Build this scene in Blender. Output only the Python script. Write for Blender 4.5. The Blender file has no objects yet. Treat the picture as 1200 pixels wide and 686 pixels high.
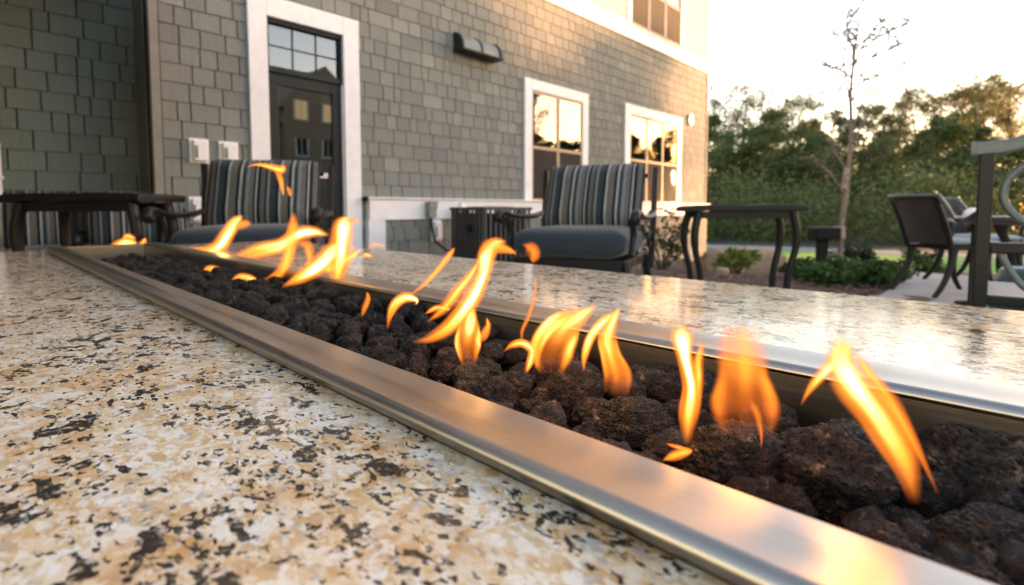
import bpy, bmesh, math, random
from mathutils import Vector, Matrix, noise
import numpy as np
SC = bpy.context.scene
COL = SC.collection
PI = math.pi
R = math.radians

# ------------------------------------------------------------------ camera
CAMZ = 0.76
YAW, PITCH = R(43.5), R(3.5)
FPX, CX, CY = 611.0, 600.0, 283.4          # focal length and principal point in 1200-pixel units
C0 = Vector((0, 0, CAMZ))
_f0 = Vector((math.cos(YAW), math.sin(YAW), 0)); VR = Vector((math.sin(YAW), -math.cos(YAW), 0)); _u0 = Vector((0, 0, 1))
VF = _f0 * math.cos(PITCH) - _u0 * math.sin(PITCH); VU = _u0 * math.cos(PITCH) + _f0 * math.sin(PITCH)
def ray(x, y): return VF + VR * ((x - CX) / FPX) - VU * ((y - CY) / FPX)
def at(x, y, t): return C0 + ray(x, y) * t                       # a surveyed point: viewing direction and depth
def on_z(x, y, z): d = ray(x, y); return C0 + d * ((z - CAMZ) / d.z)
def on_y(x, y, Y): d = ray(x, y); return C0 + d * (Y / d.y)
def depth(p): return (Vector(p) - C0).dot(VF)

cam = bpy.data.objects.new('camera', bpy.data.cameras.new('camera')); COL.objects.link(cam)
cam.location = C0; cam.rotation_euler = (R(90) - PITCH, 0, YAW - R(90))
cd = cam.data; cd.sensor_width = 36; cd.lens = 36 * FPX / 1200; cd.shift_y = -(343 - CY) / 1200
cd.clip_start = 0.01; cd.clip_end = 2000
cd.dof.use_dof = True; cd.dof.focus_distance = 0.56; cd.dof.aperture_fstop = 5.2
SC.camera = cam

# ------------------------------------------------------------------ sky, sun, exposure
SUN_AZ, SUN_EL = R(-26), R(3.4)             # azimuth measured from +X towards +Y
sd = Vector((math.cos(SUN_AZ) * math.cos(SUN_EL), math.sin(SUN_AZ) * math.cos(SUN_EL), math.sin(SUN_EL)))
W = bpy.data.worlds.new('World'); SC.world = W; W.use_nodes = True
wn, wl = W.node_tree.nodes, W.node_tree.links
bg = wn['Background']; sky = wn.new('ShaderNodeTexSky'); sky.sky_type = 'NISHITA'; sky.sun_disc = False
sky.sun_elevation = SUN_EL; sky.sun_rotation = math.atan2(sd.x, sd.y)
sky.dust_density = 0.7; sky.air_density = 1.0; sky.ozone_density = 1.0
tint = wn.new('ShaderNodeMix'); tint.data_type = 'RGBA'; tint.blend_type = 'MULTIPLY'; tint.inputs[0].default_value = 1
tint.inputs[7].default_value = (1.0, 0.875, 0.90, 1)
wl.new(sky.outputs[0], tint.inputs[6]); wl.new(tint.outputs[2], bg.inputs[0]); bg.inputs[1].default_value = 0.13
sun = bpy.data.objects.new('sun', bpy.data.lights.new('sun', 'SUN')); COL.objects.link(sun)
sun.data.energy = 1.6; sun.data.angle = R(1.5); sun.data.color = (1.0, 0.50, 0.22)
sun.rotation_euler = sd.to_track_quat('Z', 'Y').to_euler(); sun.location = (20, -5, 12)
SC.view_settings.view_transform = 'Standard'; SC.view_settings.look = 'None'
SC.view_settings.exposure = 3.75; SC.view_settings.gamma = 1
EXPO = 2 ** -3.75
SC.render.engine = 'CYCLES'
SC.cycles.use_denoising = True
SC.cycles.max_bounces = 8; SC.cycles.transparent_max_bounces = 48
SC.cycles.sample_clamp_indirect = 6

# ------------------------------------------------------------------ materials
def mat(name, col=(.5, .5, .5), rough=.6, metal=0.0, spec=.5, **kw):
    m = bpy.data.materials.new(name); m.use_nodes = True
    b = m.node_tree.nodes['Principled BSDF']
    b.inputs['Base Color'].default_value = (*col, 1); b.inputs['Roughness'].default_value = rough
    b.inputs['Metallic'].default_value = metal; b.inputs['Specular IOR Level'].default_value = spec
    for k, v in kw.items(): b.inputs[k.replace('_', ' ')].default_value = v
    return m
class NT:
    def __init__(s, m): s.m = m; s.n = m.node_tree.nodes; s.l = m.node_tree.links; s.b = s.n['Principled BSDF'] if 'Principled BSDF' in s.n else None
    def node(s, t, **kw):
        o = s.n.new(t)
        for k, v in kw.items(): setattr(o, k, v)
        return o
    def co(s, kind='Object', scale=(1, 1, 1), rot=(0, 0, 0), loc=(0, 0, 0)):
        t = s.n.new('ShaderNodeTexCoord'); mp = s.n.new('ShaderNodeMapping')
        mp.inputs['Scale'].default_value = scale; mp.inputs['Rotation'].default_value = rot; mp.inputs['Location'].default_value = loc
        s.l.new(t.outputs[kind], mp.inputs[0]); return mp.outputs[0]
    def noise(s, v, scale, detail=4, rough=.55, dist=0.0, out=0):
        o = s.n.new('ShaderNodeTexNoise'); o.inputs['Scale'].default_value = scale; o.inputs['Detail'].default_value = detail
        o.inputs['Roughness'].default_value = rough; o.inputs['Distortion'].default_value = dist
        if v is not None: s.l.new(v, o.inputs['Vector'])
        return o.outputs[out]
    def vor(s, v, scale, feature='F1', rnd=1.0, out=0):
        o = s.n.new('ShaderNodeTexVoronoi'); o.feature = feature; o.inputs['Scale'].default_value = scale; o.inputs['Randomness'].default_value = rnd
        s.l.new(v, o.inputs['Vector']); return o.outputs[out]
    def ramp(s, f, stops, interp='LINEAR'):
        o = s.n.new('ShaderNodeValToRGB'); cr = o.color_ramp; cr.interpolation = interp
        while len(cr.elements) < len(stops): cr.elements.new(.5)
        for e, (p, c) in zip(cr.elements, stops):
            e.position = p; e.color = (*c, 1) if not isinstance(c, (int, float)) else (c, c, c, 1)
        s.l.new(f, o.inputs[0]); return o.outputs[0]
    def mix(s, f, a, b, mode='MIX'):
        o = s.n.new('ShaderNodeMix'); o.data_type = 'RGBA'; o.blend_type = mode
        for i, x in ((0, f), (6, a), (7, b)):
            if hasattr(x, 'links'): s.l.new(x, o.inputs[i])
            elif i == 0: o.inputs[0].default_value = x
            else: o.inputs[i].default_value = (*x, 1)
        return o.outputs[2]
    def math(s, op, a, b=0.0, c=None):
        o = s.n.new('ShaderNodeMath'); o.operation = op
        for i, x in enumerate((a, b) if c is None else (a, b, c)):
            if hasattr(x, 'links'): s.l.new(x, o.inputs[i])
            else: o.inputs[i].default_value = x
        return o.outputs[0]
    def set(s, name, v): s.l.new(v, s.b.inputs[name])
    def bump(s, h, strength=.3, dist=.01, prev=None):
        o = s.n.new('ShaderNodeBump'); o.inputs['Strength'].default_value = strength; o.inputs['Distance'].default_value = dist
        s.l.new(h, o.inputs['Height'])
        if prev is not None: s.l.new(prev, o.inputs['Normal'])
        s.l.new(o.outputs[0], s.b.inputs['Normal']); return o.outputs[0]

def m_noisy(name, c1, c2, scale, rough=.7, bump=.15, bdist=.004, metal=0, spec=.4, coords='Object', detail=5):
    m = mat(name, c1, rough, metal, spec); t = NT(m); v = t.co(coords)
    n = t.noise(v, scale, detail); t.set('Base Color', t.ramp(n, [(.3, c1), (.7, c2)]))
    t.bump(t.noise(v, scale * 3, 4), bump, bdist)
    return m

def m_granite():
    m = mat('polished granite', (.5, .4, .3), .16, 0, .16); t = NT(m)
    v = t.co('Object'); flow = t.co('Object', (1.0, .62, 1), (0, 0, R(24)))
    # interlocking crystals: warped cells of two sizes, each cell one mineral, the mix shifting with slow clouds
    def warp(vv, amt, sc):
        nz = t.node('ShaderNodeTexNoise'); nz.inputs['Scale'].default_value = sc; nz.inputs['Detail'].default_value = 3; t.l.new(vv, nz.inputs['Vector'])
        a = t.node('ShaderNodeVectorMath', operation='SUBTRACT'); t.l.new(nz.outputs['Color'], a.inputs[0]); a.inputs[1].default_value = (.5, .5, .5)
        b = t.node('ShaderNodeVectorMath', operation='SCALE'); t.l.new(a.outputs[0], b.inputs[0]); b.inputs['Scale'].default_value = amt
        c = t.node('ShaderNodeVectorMath', operation='ADD'); t.l.new(vv, c.inputs[0]); t.l.new(b.outputs[0], c.inputs[1]); return c.outputs[0]
    wv = warp(flow, .016, 95); wf = warp(flow, .007, 260)
    def cells(vv, sc):
        o = t.vor(vv, sc, out=1); sp = t.node('ShaderNodeSeparateColor'); t.l.new(o, sp.inputs[0]); return sp.outputs[0], sp.outputs[1]
    r1, q1 = cells(wv, 118); r2, q2 = cells(wf, 310)
    cloud = t.noise(flow, 19, 4, .62, .6); cloud2 = t.noise(v, 24, 4, .6, .4)
    pal = [(.0, (.63, .575, .50)), (.22, (.70, .63, .53)), (.40, (.62, .48, .32)), (.56, (.56, .38, .20)), (.68, (.50, .31, .14)), (.78, (.40, .385, .36)), (.88, (.22, .13, .07)), (1.0, (.10, .06, .04))]
    sh1 = t.math('ADD', t.math('MULTIPLY', r1, .62), t.math('MULTIPLY', t.math('SUBTRACT', cloud2, .28), .75))
    sh2 = t.math('ADD', t.math('MULTIPLY', r2, .70), t.math('MULTIPLY', t.math('SUBTRACT', cloud2, .30), .70))
    base = t.mix(t.ramp(t.noise(v, 85, 4, .65), [(.47, .15), (.53, .85)]), t.ramp(sh1, pal, 'CONSTANT'), t.ramp(sh2, pal))
    base = t.mix(t.ramp(t.noise(v, 13, 4, .6, .5), [(.48, 0.0), (.66, .7)]), base, t.mix(1.0, base, (.92, .66, .40), 'MULTIPLY'))
    base = t.mix(t.ramp(t.noise(v, 38, 4, .6, .8), [(.56, 0.0), (.70, .75)]), base, (.68, .62, .54))
    k1 = t.math('ADD', r1, t.math('MULTIPLY', cloud, 1.15)); b1 = t.ramp(k1, [(.0, 0.0), (.5, 0.0)])
    blk = t.math('GREATER_THAN', t.math('ADD', q1, t.math('MULTIPLY', cloud, 1.1)), 1.475)
    blk2 = t.math('GREATER_THAN', t.math('ADD', q2, t.math('MULTIPLY', cloud, 0.9)), 1.36)
    blk3 = t.ramp(t.math('ADD', t.noise(flow, 105, 3, .62, .4), t.math('MULTIPLY', cloud, .6)), [(.955, 0.0), (.975, 1.0)])
    blk4 = t.ramp(t.math('ADD', t.noise(flow, 44, 4, .6, .5), t.math('MULTIPLY', t.noise(v, 6, 2), .5)), [(.865, 0.0), (.885, 1.0)])
    blk = t.math('MAXIMUM', t.math('MAXIMUM', blk, blk2), t.math('MAXIMUM', blk3, blk4))
    blk = t.math('MULTIPLY', blk, t.ramp(t.noise(v, 210, 3, .6), [(.30, .25), (.46, 1.0)]))
    base = t.mix(t.math('MULTIPLY', blk, .96), base, t.ramp(t.noise(v, 300, 3), [(.35, (.004, .004, .004)), (.75, (.028, .027, .026))]))
    t.set('Base Color', base)
    t.set('Roughness', t.ramp(t.noise(v, 130, 4), [(.3, .06), (.75, .15)]))
    t.bump(t.noise(v, 160, 4), .06, .002)
    return m

def m_steel():
    m = mat('brushed stainless steel', (.50, .46, .41), .33, 1.0); t = NT(m)
    v = t.co('Object', (900, 6, 900)); n = t.noise(v, 1.0, 3, .6)
    big = t.noise(t.co('Object'), 9, 4)
    t.set('Base Color', t.mix(.35, t.ramp(big, [(.3, (.26, .236, .205)), (.7, (.345, .315, .28))]), t.ramp(n, [(.25, (.19, .172, .15)), (.75, (.42, .385, .345))])))
    t.set('Roughness', t.math('ADD', t.ramp(n, [(.2, .24), (.8, .40)]), t.math('MULTIPLY', big, .06)))
    t.b.inputs['Anisotropic'].default_value = .55
    t.bump(n, .05, .0006)
    return m

def m_lava(k=1.0):
    m = mat('lava stone', (.02, .015, .012), .68, 0, .45); t = NT(m); v = t.co('Object')
    oi = t.node('ShaderNodeObjectInfo')
    n = t.noise(v, 2.6 * k, 7, .74); n2 = t.noise(v, 1.1 * k, 4)
    col = t.ramp(n, [(.36, (.006, .005, .0045)), (.50, (.018, .013, .009)), (.59, (.080, .052, .033)), (.68, (.42, .30, .20))])  # palest stop also paints highlights into the stone's colour
    red = t.mix(t.math('MULTIPLY', t.ramp(n2, [(.42, 0.0), (.62, 1.0)]), t.math('MULTIPLY', oi.outputs['Random'], .8)), col, (.055, .020, .012))
    t.set('Base Color', red)
    pore = t.vor(v, 19 * k); p2 = t.vor(v, 9 * k)
    h = t.math('ADD', t.ramp(pore, [(.10, 0.0), (.36, 1.0)]), t.math('MULTIPLY', t.ramp(p2, [(.12, 0.0), (.42, 1.0)]), 1.5))
    h = t.math('ADD', h, t.math('MULTIPLY', t.noise(v, 24 * k, 5, .65), 1.3))
    t.bump(h, 1.0, .009)
    return m

def m_shingle(name, c1, c2, c3):
    m = mat(name, c1, .8, 0, .25); t = NT(m)
    oi = t.node('ShaderNodeObjectInfo'); ge = t.node('ShaderNodeNewGeometry')
    r = t.math('FRACT', t.math('ADD', oi.outputs['Random'], ge.outputs['Random Per Island']))
    tc = t.node('ShaderNodeNewGeometry')
    mp = t.node('ShaderNodeMapping'); mp.inputs['Scale'].default_value = (40, 40, 4); t.l.new(tc.outputs['Position'], mp.inputs[0])
    n = t.noise(mp.outputs[0], 1.0, 5, .6)
    base = t.ramp(r, [(0, c1), (.45, c2), (.85, c2), (1, c3)])
    t.set('Base Color', t.mix(.18, base, t.ramp(n, [(.25, tuple(x * .6 for x in c1)), (.75, tuple(min(1, x * 1.35) for x in c3))])))
    t.bump(n, .25, .002)
    return m

def m_stripes():
    m = mat('striped woven fabric', (.3, .3, .3), .92, 0, .15); t = NT(m)
    v = t.co('Object'); sep = t.node('ShaderNodeSeparateXYZ'); t.l.new(v, sep.inputs[0])
    w = t.math('ADD', sep.outputs[0], t.math('MULTIPLY', t.noise(v, 7, 2), .004))
    f = t.math('FRACT', t.math('DIVIDE', t.math('ADD', w, 1.0), .325))
    navy, grey, teal, cream, taupe, pale = (.007, .010, .016), (.10, .10, .09), (.030, .042, .046), (.36, .35, .32), (.120, .115, .102), (.18, .19, .185)
    st = [(0, navy), (.06, grey), (.15, navy), (.19, pale), (.24, teal), (.36, navy), (.42, cream), (.46, taupe), (.60, navy), (.66, cream), (.70, teal), (.78, pale), (.84, taupe), (.93, navy), (.97, cream)]
    c = t.ramp(f, st, 'CONSTANT')
    wv = t.co('Object', (1, 1, 1)); n = t.noise(wv, 900, 2); n2 = t.noise(t.co('Object', (60, 60, 400)), 1, 3)
    t.set('Base Color', t.mix(.35, c, t.ramp(n2, [(.3, (.12, .12, .12)), (.7, (.72, .72, .72))]), 'OVERLAY'))
    t.b.inputs['Sheen Weight'].default_value = .15
    t.bump(n, .3, .002)
    return m

def m_fabric(name, c1, c2):
    m = mat(name, c1, .95, 0, .15); t = NT(m); v = t.co('Object')
    n = t.noise(t.co('Object', (500, 120, 500)), 1, 4)
    t.set('Base Color', t.ramp(n, [(.25, c1), (.75, c2)])); t.b.inputs['Sheen Weight'].default_value = .2
    t.bump(t.noise(v, 9, 3), .25, .02, t.bump(t.noise(v, 800, 2), .3, .002))
    return m

def m_leaf(name, cols, trans=.30):
    m = mat(name, cols[0], .55, 0, .3); t = NT(m); ge = t.node('ShaderNodeNewGeometry'); oi = t.node('ShaderNodeObjectInfo')
    r = t.math('FRACT', t.math('ADD', ge.outputs['Random Per Island'], t.math('MULTIPLY', oi.outputs['Random'], .37)))
    k = len(cols) - 1
    c = t.ramp(r, [(i / k, x) for i, x in enumerate(cols)])
    hue = t.mix(t.math('MULTIPLY', oi.outputs['Random'], .6), c, t.mix(1.0, c, (1.35, .95, .55), 'MULTIPLY'))
    t.set('Base Color', hue)
    tr = t.node('ShaderNodeBsdfTranslucent'); t.l.new(hue, tr.inputs[0])
    mx = t.node('ShaderNodeMixShader'); mx.inputs[0].default_value = trans
    out = t.n['Material Output']; t.l.new(t.b.outputs[0], mx.inputs[1]); t.l.new(tr.outputs[0], mx.inputs[2]); t.l.new(mx.outputs[0], out.inputs[0])
    return m

def m_glass(name, refl, through, tintc=(.8, .85, .85)):
    # window glass: a coated mirror share over clear glass
    m = bpy.data.materials.new(name); m.use_nodes = True; n, l = m.node_tree.nodes, m.node_tree.links
    n.remove(n['Principled BSDF']); g = n.new('ShaderNodeBsdfGlossy'); g.inputs['Roughness'].default_value = .01; g.inputs[0].default_value = (.95, .95, .95, 1)
    fr = n.new('ShaderNodeFresnel'); fr.inputs[0].default_value = refl
    a = n.new('ShaderNodeBsdfTransparent'); a.inputs[0].default_value = (*[c * through for c in tintc], 1)
    mx = n.new('ShaderNodeMixShader'); l.new(fr.outputs[0], mx.inputs[0]); l.new(a.outputs[0], mx.inputs[1]); l.new(g.outputs[0], mx.inputs[2])
    nz = n.new('ShaderNodeTexNoise'); nz.inputs['Scale'].default_value = 1.7; tc = n.new('ShaderNodeTexCoord'); l.new(tc.outputs['Object'], nz.inputs[0])
    bp = n.new('ShaderNodeBump'); bp.inputs['Strength'].default_value = .03; bp.inputs['Distance'].default_value = .02; l.new(nz.outputs[0], bp.inputs['Height']); l.new(bp.outputs[0], g.inputs['Normal'])
    l.new(mx.outputs[0], n['Material Output'].inputs[0]); return m

def m_flame():
    # burning gas: each surface of the tongue emits and lets the rest through; density and heat come with the mesh
    m = bpy.data.materials.new('burning gas'); m.use_nodes = True; n, l = m.node_tree.nodes, m.node_tree.links
    n.remove(n['Principled BSDF'])
    at_ = n.new('ShaderNodeAttribute'); at_.attribute_name = 'gas_mix'; sep = n.new('ShaderNodeSeparateColor'); l.new(at_.outputs['Color'], sep.inputs[0])
    rp = n.new('ShaderNodeValToRGB'); cr = rp.color_ramp
    while len(cr.elements) < 5: cr.elements.new(.5)
    for e, (p, c) in zip(cr.elements, [(0, (.55, .10, .012)), (.25, (.95, .24, .02)), (.45, (1.0, .42, .05)), (.64, (1.15, .76, .22)), (.84, (1.45, 1.22, .75))]):
        e.position = p; e.color = (*c, 1)
    l.new(sep.outputs[1], rp.inputs[0])
    em = n.new('ShaderNodeEmission'); em.inputs[1].default_value = 2.3 * EXPO; l.new(rp.outputs[0], em.inputs[0])
    tr = n.new('ShaderNodeBsdfTransparent'); mx = n.new('ShaderNodeMixShader')
    l.new(sep.outputs[0], mx.inputs[0]); l.new(tr.outputs[0], mx.inputs[1]); l.new(em.outputs[0], mx.inputs[2]); l.new(mx.outputs[0], n['Material Output'].inputs[0])
    return m

def m_emit(name, col, s):
    m = bpy.data.materials.new(name); m.use_nodes = True; n, l = m.node_tree.nodes, m.node_tree.links
    n.remove(n['Principled BSDF']); e = n.new('ShaderNodeEmission'); e.inputs[0].default_value = (*col, 1); e.inputs[1].default_value = s
    l.new(e.outputs[0], n['Material Output'].inputs[0]); return m

M = dict(
    granite=m_granite(), steel=m_steel(), lava=m_lava(), gravel=m_lava(70.0), flame=m_flame(),
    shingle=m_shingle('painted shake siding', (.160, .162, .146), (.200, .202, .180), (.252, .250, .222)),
    shingle_shade_tone=m_shingle('shake siding with shade tone', (.130, .152, .130), (.158, .183, .156), (.188, .213, .182)),  # same siding, darker and greener: the bay's shade put into its colour
    backing=mat('sheathing behind shakes', (.03, .029, .026), .95, 0, .1),
    lap=m_noisy('cream lap siding', (.40, .375, .36), (.46, .43, .41), 14, .7, .08),
    white=m_noisy('white painted trim', (.74, .71, .70), (.82, .79, .78), 9, .55, .05),
    cornerp=m_noisy('grey painted board', (.20, .19, .165), (.25, .235, .205), 12, .7, .06),
    doorm=m_noisy('dark green grey aluminium', (.009, .011, .011), (.015, .017, .0165), 20, .5, .03, spec=.25),
    frame=m_noisy('tan window frame', (.36, .26, .15), (.45, .33, .20), 12, .5, .03),
    darkframe=mat('black window frame', (.012, .012, .012), .45),
    screen=None,
    glass=m_glass('coated window glass', 2.3, .55), doorglass=m_glass('clear door glass', 2.0, .6),
    dark=mat('unlit room', (.022, .018, .014), .9), room=m_noisy('room wall', (.10, .085, .065), (.14, .115, .09), 3, .9),
    iron=m_noisy('dark bronze cast metal', (.0045, .0042, .004), (.011, .010, .009), 60, .45, .2, .002, spec=.3),
    ironpale=m_noisy('weathered green grey metal', (.06, .075, .07), (.10, .12, .11), 40, .38, .1, .002, spec=.6),
    stripes=m_stripes(), blue=m_fabric('slate blue fabric', (.020, .028, .038), (.040, .052, .064)),
    seatpale=m_fabric('pale grey green fabric', (.16, .20, .20), (.24, .28, .28)), sling=m_fabric('brown woven sling', (.018, .014, .012), (.038, .030, .026)),
    acmetal=m_noisy('grey condenser metal', (.055, .050, .045), (.085, .078, .070), 20, .55, .05, spec=.4), black=mat('black plastic', (.008, .008, .008), .6, 0, .2),
    greybox=m_noisy('grey electrical enclosure', (.16, .18, .16), (.22, .24, .22), 14, .5, .04), whitebox=mat('white plastic cover', (.78, .75, .74), .4),
    concrete=m_noisy('broom finished concrete', (.33, .30, .27), (.43, .39, .36), 3.2, .9, .3, .003),
    mulch=m_noisy('brown bark mulch', (.095, .055, .040), (.25, .16, .12), 30, .95, .9, .02),
    lawn=m_noisy('mown grass', (.12, .25, .026), (.20, .35, .042), 1.4, .9, .8, .02, detail=9),
    asphalt=m_noisy('pale worn asphalt', (.20, .19, .18), (.27, .26, .25), 2, .9, .2),
    forest=m_noisy('leaf litter', (.020, .026, .012), (.040, .040, .018), .8, .95, .5, .02),
    stone=m_noisy('tan sandstone', (.26, .165, .10), (.42, .29, .19), 7, .9, .6, .02),
    bark=m_noisy('grey brown bark', (.055, .042, .032), (.13, .10, .075), 9, .95, .8, .02), barkpale=m_noisy('pale sapling bark', (.16, .11, .085), (.27, .20, .16), 12, .9, .5, .01),
    leafA=m_leaf('olive spring foliage', [(.09, .115, .036), (.13, .15, .046), (.17, .165, .056), (.145, .11, .05)]),
    leafB=m_leaf('deep green foliage', [(.045, .083, .030), (.070, .115, .040), (.10, .14, .045), (.13, .15, .054)]),
    leafC=m_leaf('tan budding foliage', [(.10, .082, .040), (.13, .10, .05), (.085, .085, .032), (.07, .05, .03)]),
    shrubleaf=m_leaf('glossy shrub leaves', [(.020, .055, .014), (.035, .085, .018), (.07, .13, .025), (.025, .06, .02)]),
    shruby=m_leaf('yellow green shrub leaves', [(.07, .12, .015), (.13, .19, .022), (.20, .24, .03), (.05, .10, .02)]),
    darkleaf=m_leaf('dark shrub leaves', [(.016, .030, .012), (.026, .042, .016), (.045, .06, .02), (.03, .035, .015)]),
    brass=m_noisy('heat darkened brass', (.05, .03, .012), (.11, .07, .03), 200, .45, .1, .001, 1.0), teal=m_noisy('teal glazed ceramic', (.028, .062, .062), (.05, .09, .088), 12, .3, .05),
    roof=m_noisy('dark roof shingles', (.05, .045, .04), (.085, .075, .065), 8, .9, .4), houseside=m_noisy('brown house siding', (.28, .22, .17), (.36, .29, .23), 5, .85, .1),
    litwin=m_emit('lit window', (1.0, .70, .32), .16), lamp=m_emit('glowing lamp disc', (1.0, .9, .75), 2.0),
    tabletop=m_noisy('dark brown wood grain metal top', (.030, .022, .018), (.07, .052, .042), 16, .35, .1),
    polished=mat('pale polished metal', (.75, .70, .70), .25, .6), wrap_and_lit_end=m_noisy('tan wrap and lit end tone', (.30, .20, .15), (.42, .30, .23), 20, .85, .2),
)
def _screen():
    m = bpy.data.materials.new('insect screen'); m.use_nodes = True; n, l = m.node_tree.nodes, m.node_tree.links
    b = n['Principled BSDF']; b.inputs['Base Color'].default_value = (.030, .022, .016, 1); b.inputs['Roughness'].default_value = .8
    a = n.new('ShaderNodeBsdfTransparent'); mx = n.new('ShaderNodeMixShader'); mx.inputs[0].default_value = .72
    l.new(a.outputs[0], mx.inputs[1]); l.new(b.outputs[0], mx.inputs[2]); l.new(mx.outputs[0], n['Material Output'].inputs[0]); return m
M['screen'] = _screen()

# ------------------------------------------------------------------ mesh helpers
class MB:
    def __init__(s): s.v = []; s.f = []; s.sm = []
    def add(s, vs, fs, smooth=False):
        o = len(s.v); s.v += [tuple(p) for p in vs]; s.f += [tuple(i + o for i in f) for f in fs]; s.sm += [smooth] * len(fs); return s
    def box(s, c, d, rot=None):
        c = Vector(c); h = [x / 2 for x in d]; P = []
        for sx in (-1, 1):
            for sy in (-1, 1):
                for sz in (-1, 1):
                    p = Vector((sx * h[0], sy * h[1], sz * h[2]))
                    if rot is not None: p = rot @ p
                    P.append(c + p)
        return s.add(P, [(0, 1, 3, 2), (4, 6, 7, 5), (0, 4, 5, 1), (2, 3, 7, 6), (0, 2, 6, 4), (1, 5, 7, 3)])
    def bx(s, x0, x1, y0, y1, z0, z1): return s.box(((x0 + x1) / 2, (y0 + y1) / 2, (z0 + z1) / 2), (abs(x1 - x0), abs(y1 - y0), abs(z1 - z0)))
    def tube(s, pts, rad, n=8, flat=1.0, smooth=True, up=None):
        pts = [Vector(p) for p in pts]; k = len(pts)
        rad = [rad] * k if isinstance(rad, (int, float)) else rad
        V = []; prev = None
        for i, p in enumerate(pts):
            d = (pts[min(i + 1, k - 1)] - pts[max(i - 1, 0)]).normalized()
            a = prev if prev is not None else (Vector(up) if up else (Vector((0, 0, 1)) if abs(d.z) < .9 else Vector((1, 0, 0))))
            a = (a - d * a.dot(d)).normalized(); b = d.cross(a); prev = a
            for j in range(n):
                th = 2 * PI * (j + .5) / n; V.append(p + (a * math.cos(th) * flat + b * math.sin(th)) * rad[i])
        F = [(i * n + j, i * n + (j + 1) % n, (i + 1) * n + (j + 1) % n, (i + 1) * n + j) for i in range(k - 1) for j in range(n)]
        s.add(V, F, smooth)
        return s.add([V[j] for j in range(n)] + [V[(k - 1) * n + j] for j in range(n)], [tuple(range(n))[::-1], tuple(range(n, 2 * n))])
    def prism(s, poly, axis, a, b):
        n = len(poly); V = []
        for w in (a, b):
            for p, q in poly: V.append({'x': (w, p, q), 'y': (p, w, q), 'z': (p, q, w)}[axis])
        return s.add(V, [tuple(range(n))[::-1], tuple(range(n, 2 * n))] + [(i, (i + 1) % n, n + (i + 1) % n, n + i) for i in range(n)])
    def lathe(s, prof, c=(0, 0, 0), n=24):
        V = [(c[0] + r * math.cos(2 * PI * j / n), c[1] + r * math.sin(2 * PI * j / n), c[2] + z) for r, z in prof for j in range(n)]
        k = len(prof)
        return s.add(V, [(i * n + j, i * n + (j + 1) % n, (i + 1) * n + (j + 1) % n, (i + 1) * n + j) for i in range(k - 1) for j in range(n)], True)
    def cushion(s, w, d, h, e=.28, crown=.25, c=(0, 0, 0), nu=48, nv=24, rot=None, box=.55):
        c = Vector(c); sg = lambda x, p: math.copysign(abs(x) ** p, x); V = []
        for i in range(nv + 1):
            ph = -PI / 2 + PI * i / nv
            for j in range(nu):
                th = 2 * PI * j / nu
                x = sg(math.cos(ph), box) * sg(math.cos(th), e); y = sg(math.cos(ph), box) * sg(math.sin(th), e); z = sg(math.sin(ph), .8 if box > .4 else .62)
                k = 1 - crown * (max(abs(x), abs(y)) ** 3)
                p = Vector((x * w / 2, y * d / 2, z * h / 2 * k))
                p.z += .006 * noise.noise(Vector((x * 2.2 + w, y * 2.2 + h, z))); p.x += .006 * noise.noise(Vector((x * 3, y * 3 + 7, z * 2)))
                V.append(c + (rot @ p if rot is not None else p))
        return s.add(V, [(i * nu + j, i * nu + (j + 1) % nu, (i + 1) * nu + (j + 1) % nu, (i + 1) * nu + j) for i in range(nv) for j in range(nu)], True)
    def mesh(s, name, m):
        me = bpy.data.meshes.new(name); me.from_pydata(s.v, [], s.f)
        me.polygons.foreach_set('use_smooth', s.sm); me.materials.append(m); me.update()
        if len(s.f) < 20000:
            b = bmesh.new(); b.from_mesh(me); bmesh.ops.recalc_face_normals(b, faces=b.faces); b.to_mesh(me); b.free()
        return me
    def build(s, name, m, parent=None, loc=None, bevel=0.0, kind=None):
        o = bpy.data.objects.new(name, s.mesh(name, m)); COL.objects.link(o)
        if parent: o.parent = parent
        if loc is not None: o.location = loc
        if bevel:
            md = o.modifiers.new('b', 'BEVEL'); md.width = bevel; md.segments = 2; md.limit_method = 'ANGLE'
        if kind: o['kind'] = kind
        return o
def tag(o, label, cat, group=None):
    o['label'] = label; o['category'] = cat
    if group: o['group'] = group
    return o
def thing(name, label, cat, loc=(0, 0, 0), rz=0.0, group=None):
    o = bpy.data.objects.new(name, None); COL.objects.link(o); o.location = loc; o.rotation_euler = (0, 0, rz); o.empty_display_size = .1
    return tag(o, label, cat, group)
def dup(root, loc, rz=0.0, label=None, scale=None):
    def cp(o, par):
        c = o.copy(); COL.objects.link(c)
        if par: c.parent = par
        for ch in o.children: cp(ch, c)
        return c
    r = cp(root, None); r.location = loc; r.rotation_euler = (0, 0, rz)
    if label: r['label'] = label
    if scale: r.scale = scale
    return r
def smooth(a, b, x): x = max(0, min(1, (x - a) / (b - a))); return x * x * (3 - 2 * x)
def spline(P, n):
    # Catmull-Rom through the points (each a tuple of any length)
    P = [tuple(map(float, p)) for p in P]; P = [P[0]] + P + [P[-1]]; out = []; m = len(P) - 3
    for i in range(n):
        u = i / (n - 1) * m; k = min(int(u), m - 1); t = u - k; a, b, c, d = P[k:k + 4]
        out.append(tuple(.5 * (2 * q + (r - p) * t + (2 * p - 5 * q + 4 * r - s) * t * t + (3 * q - p - 3 * r + s) * t ** 3) for p, q, r, s in zip(a, b, c, d)))
    return out

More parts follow.
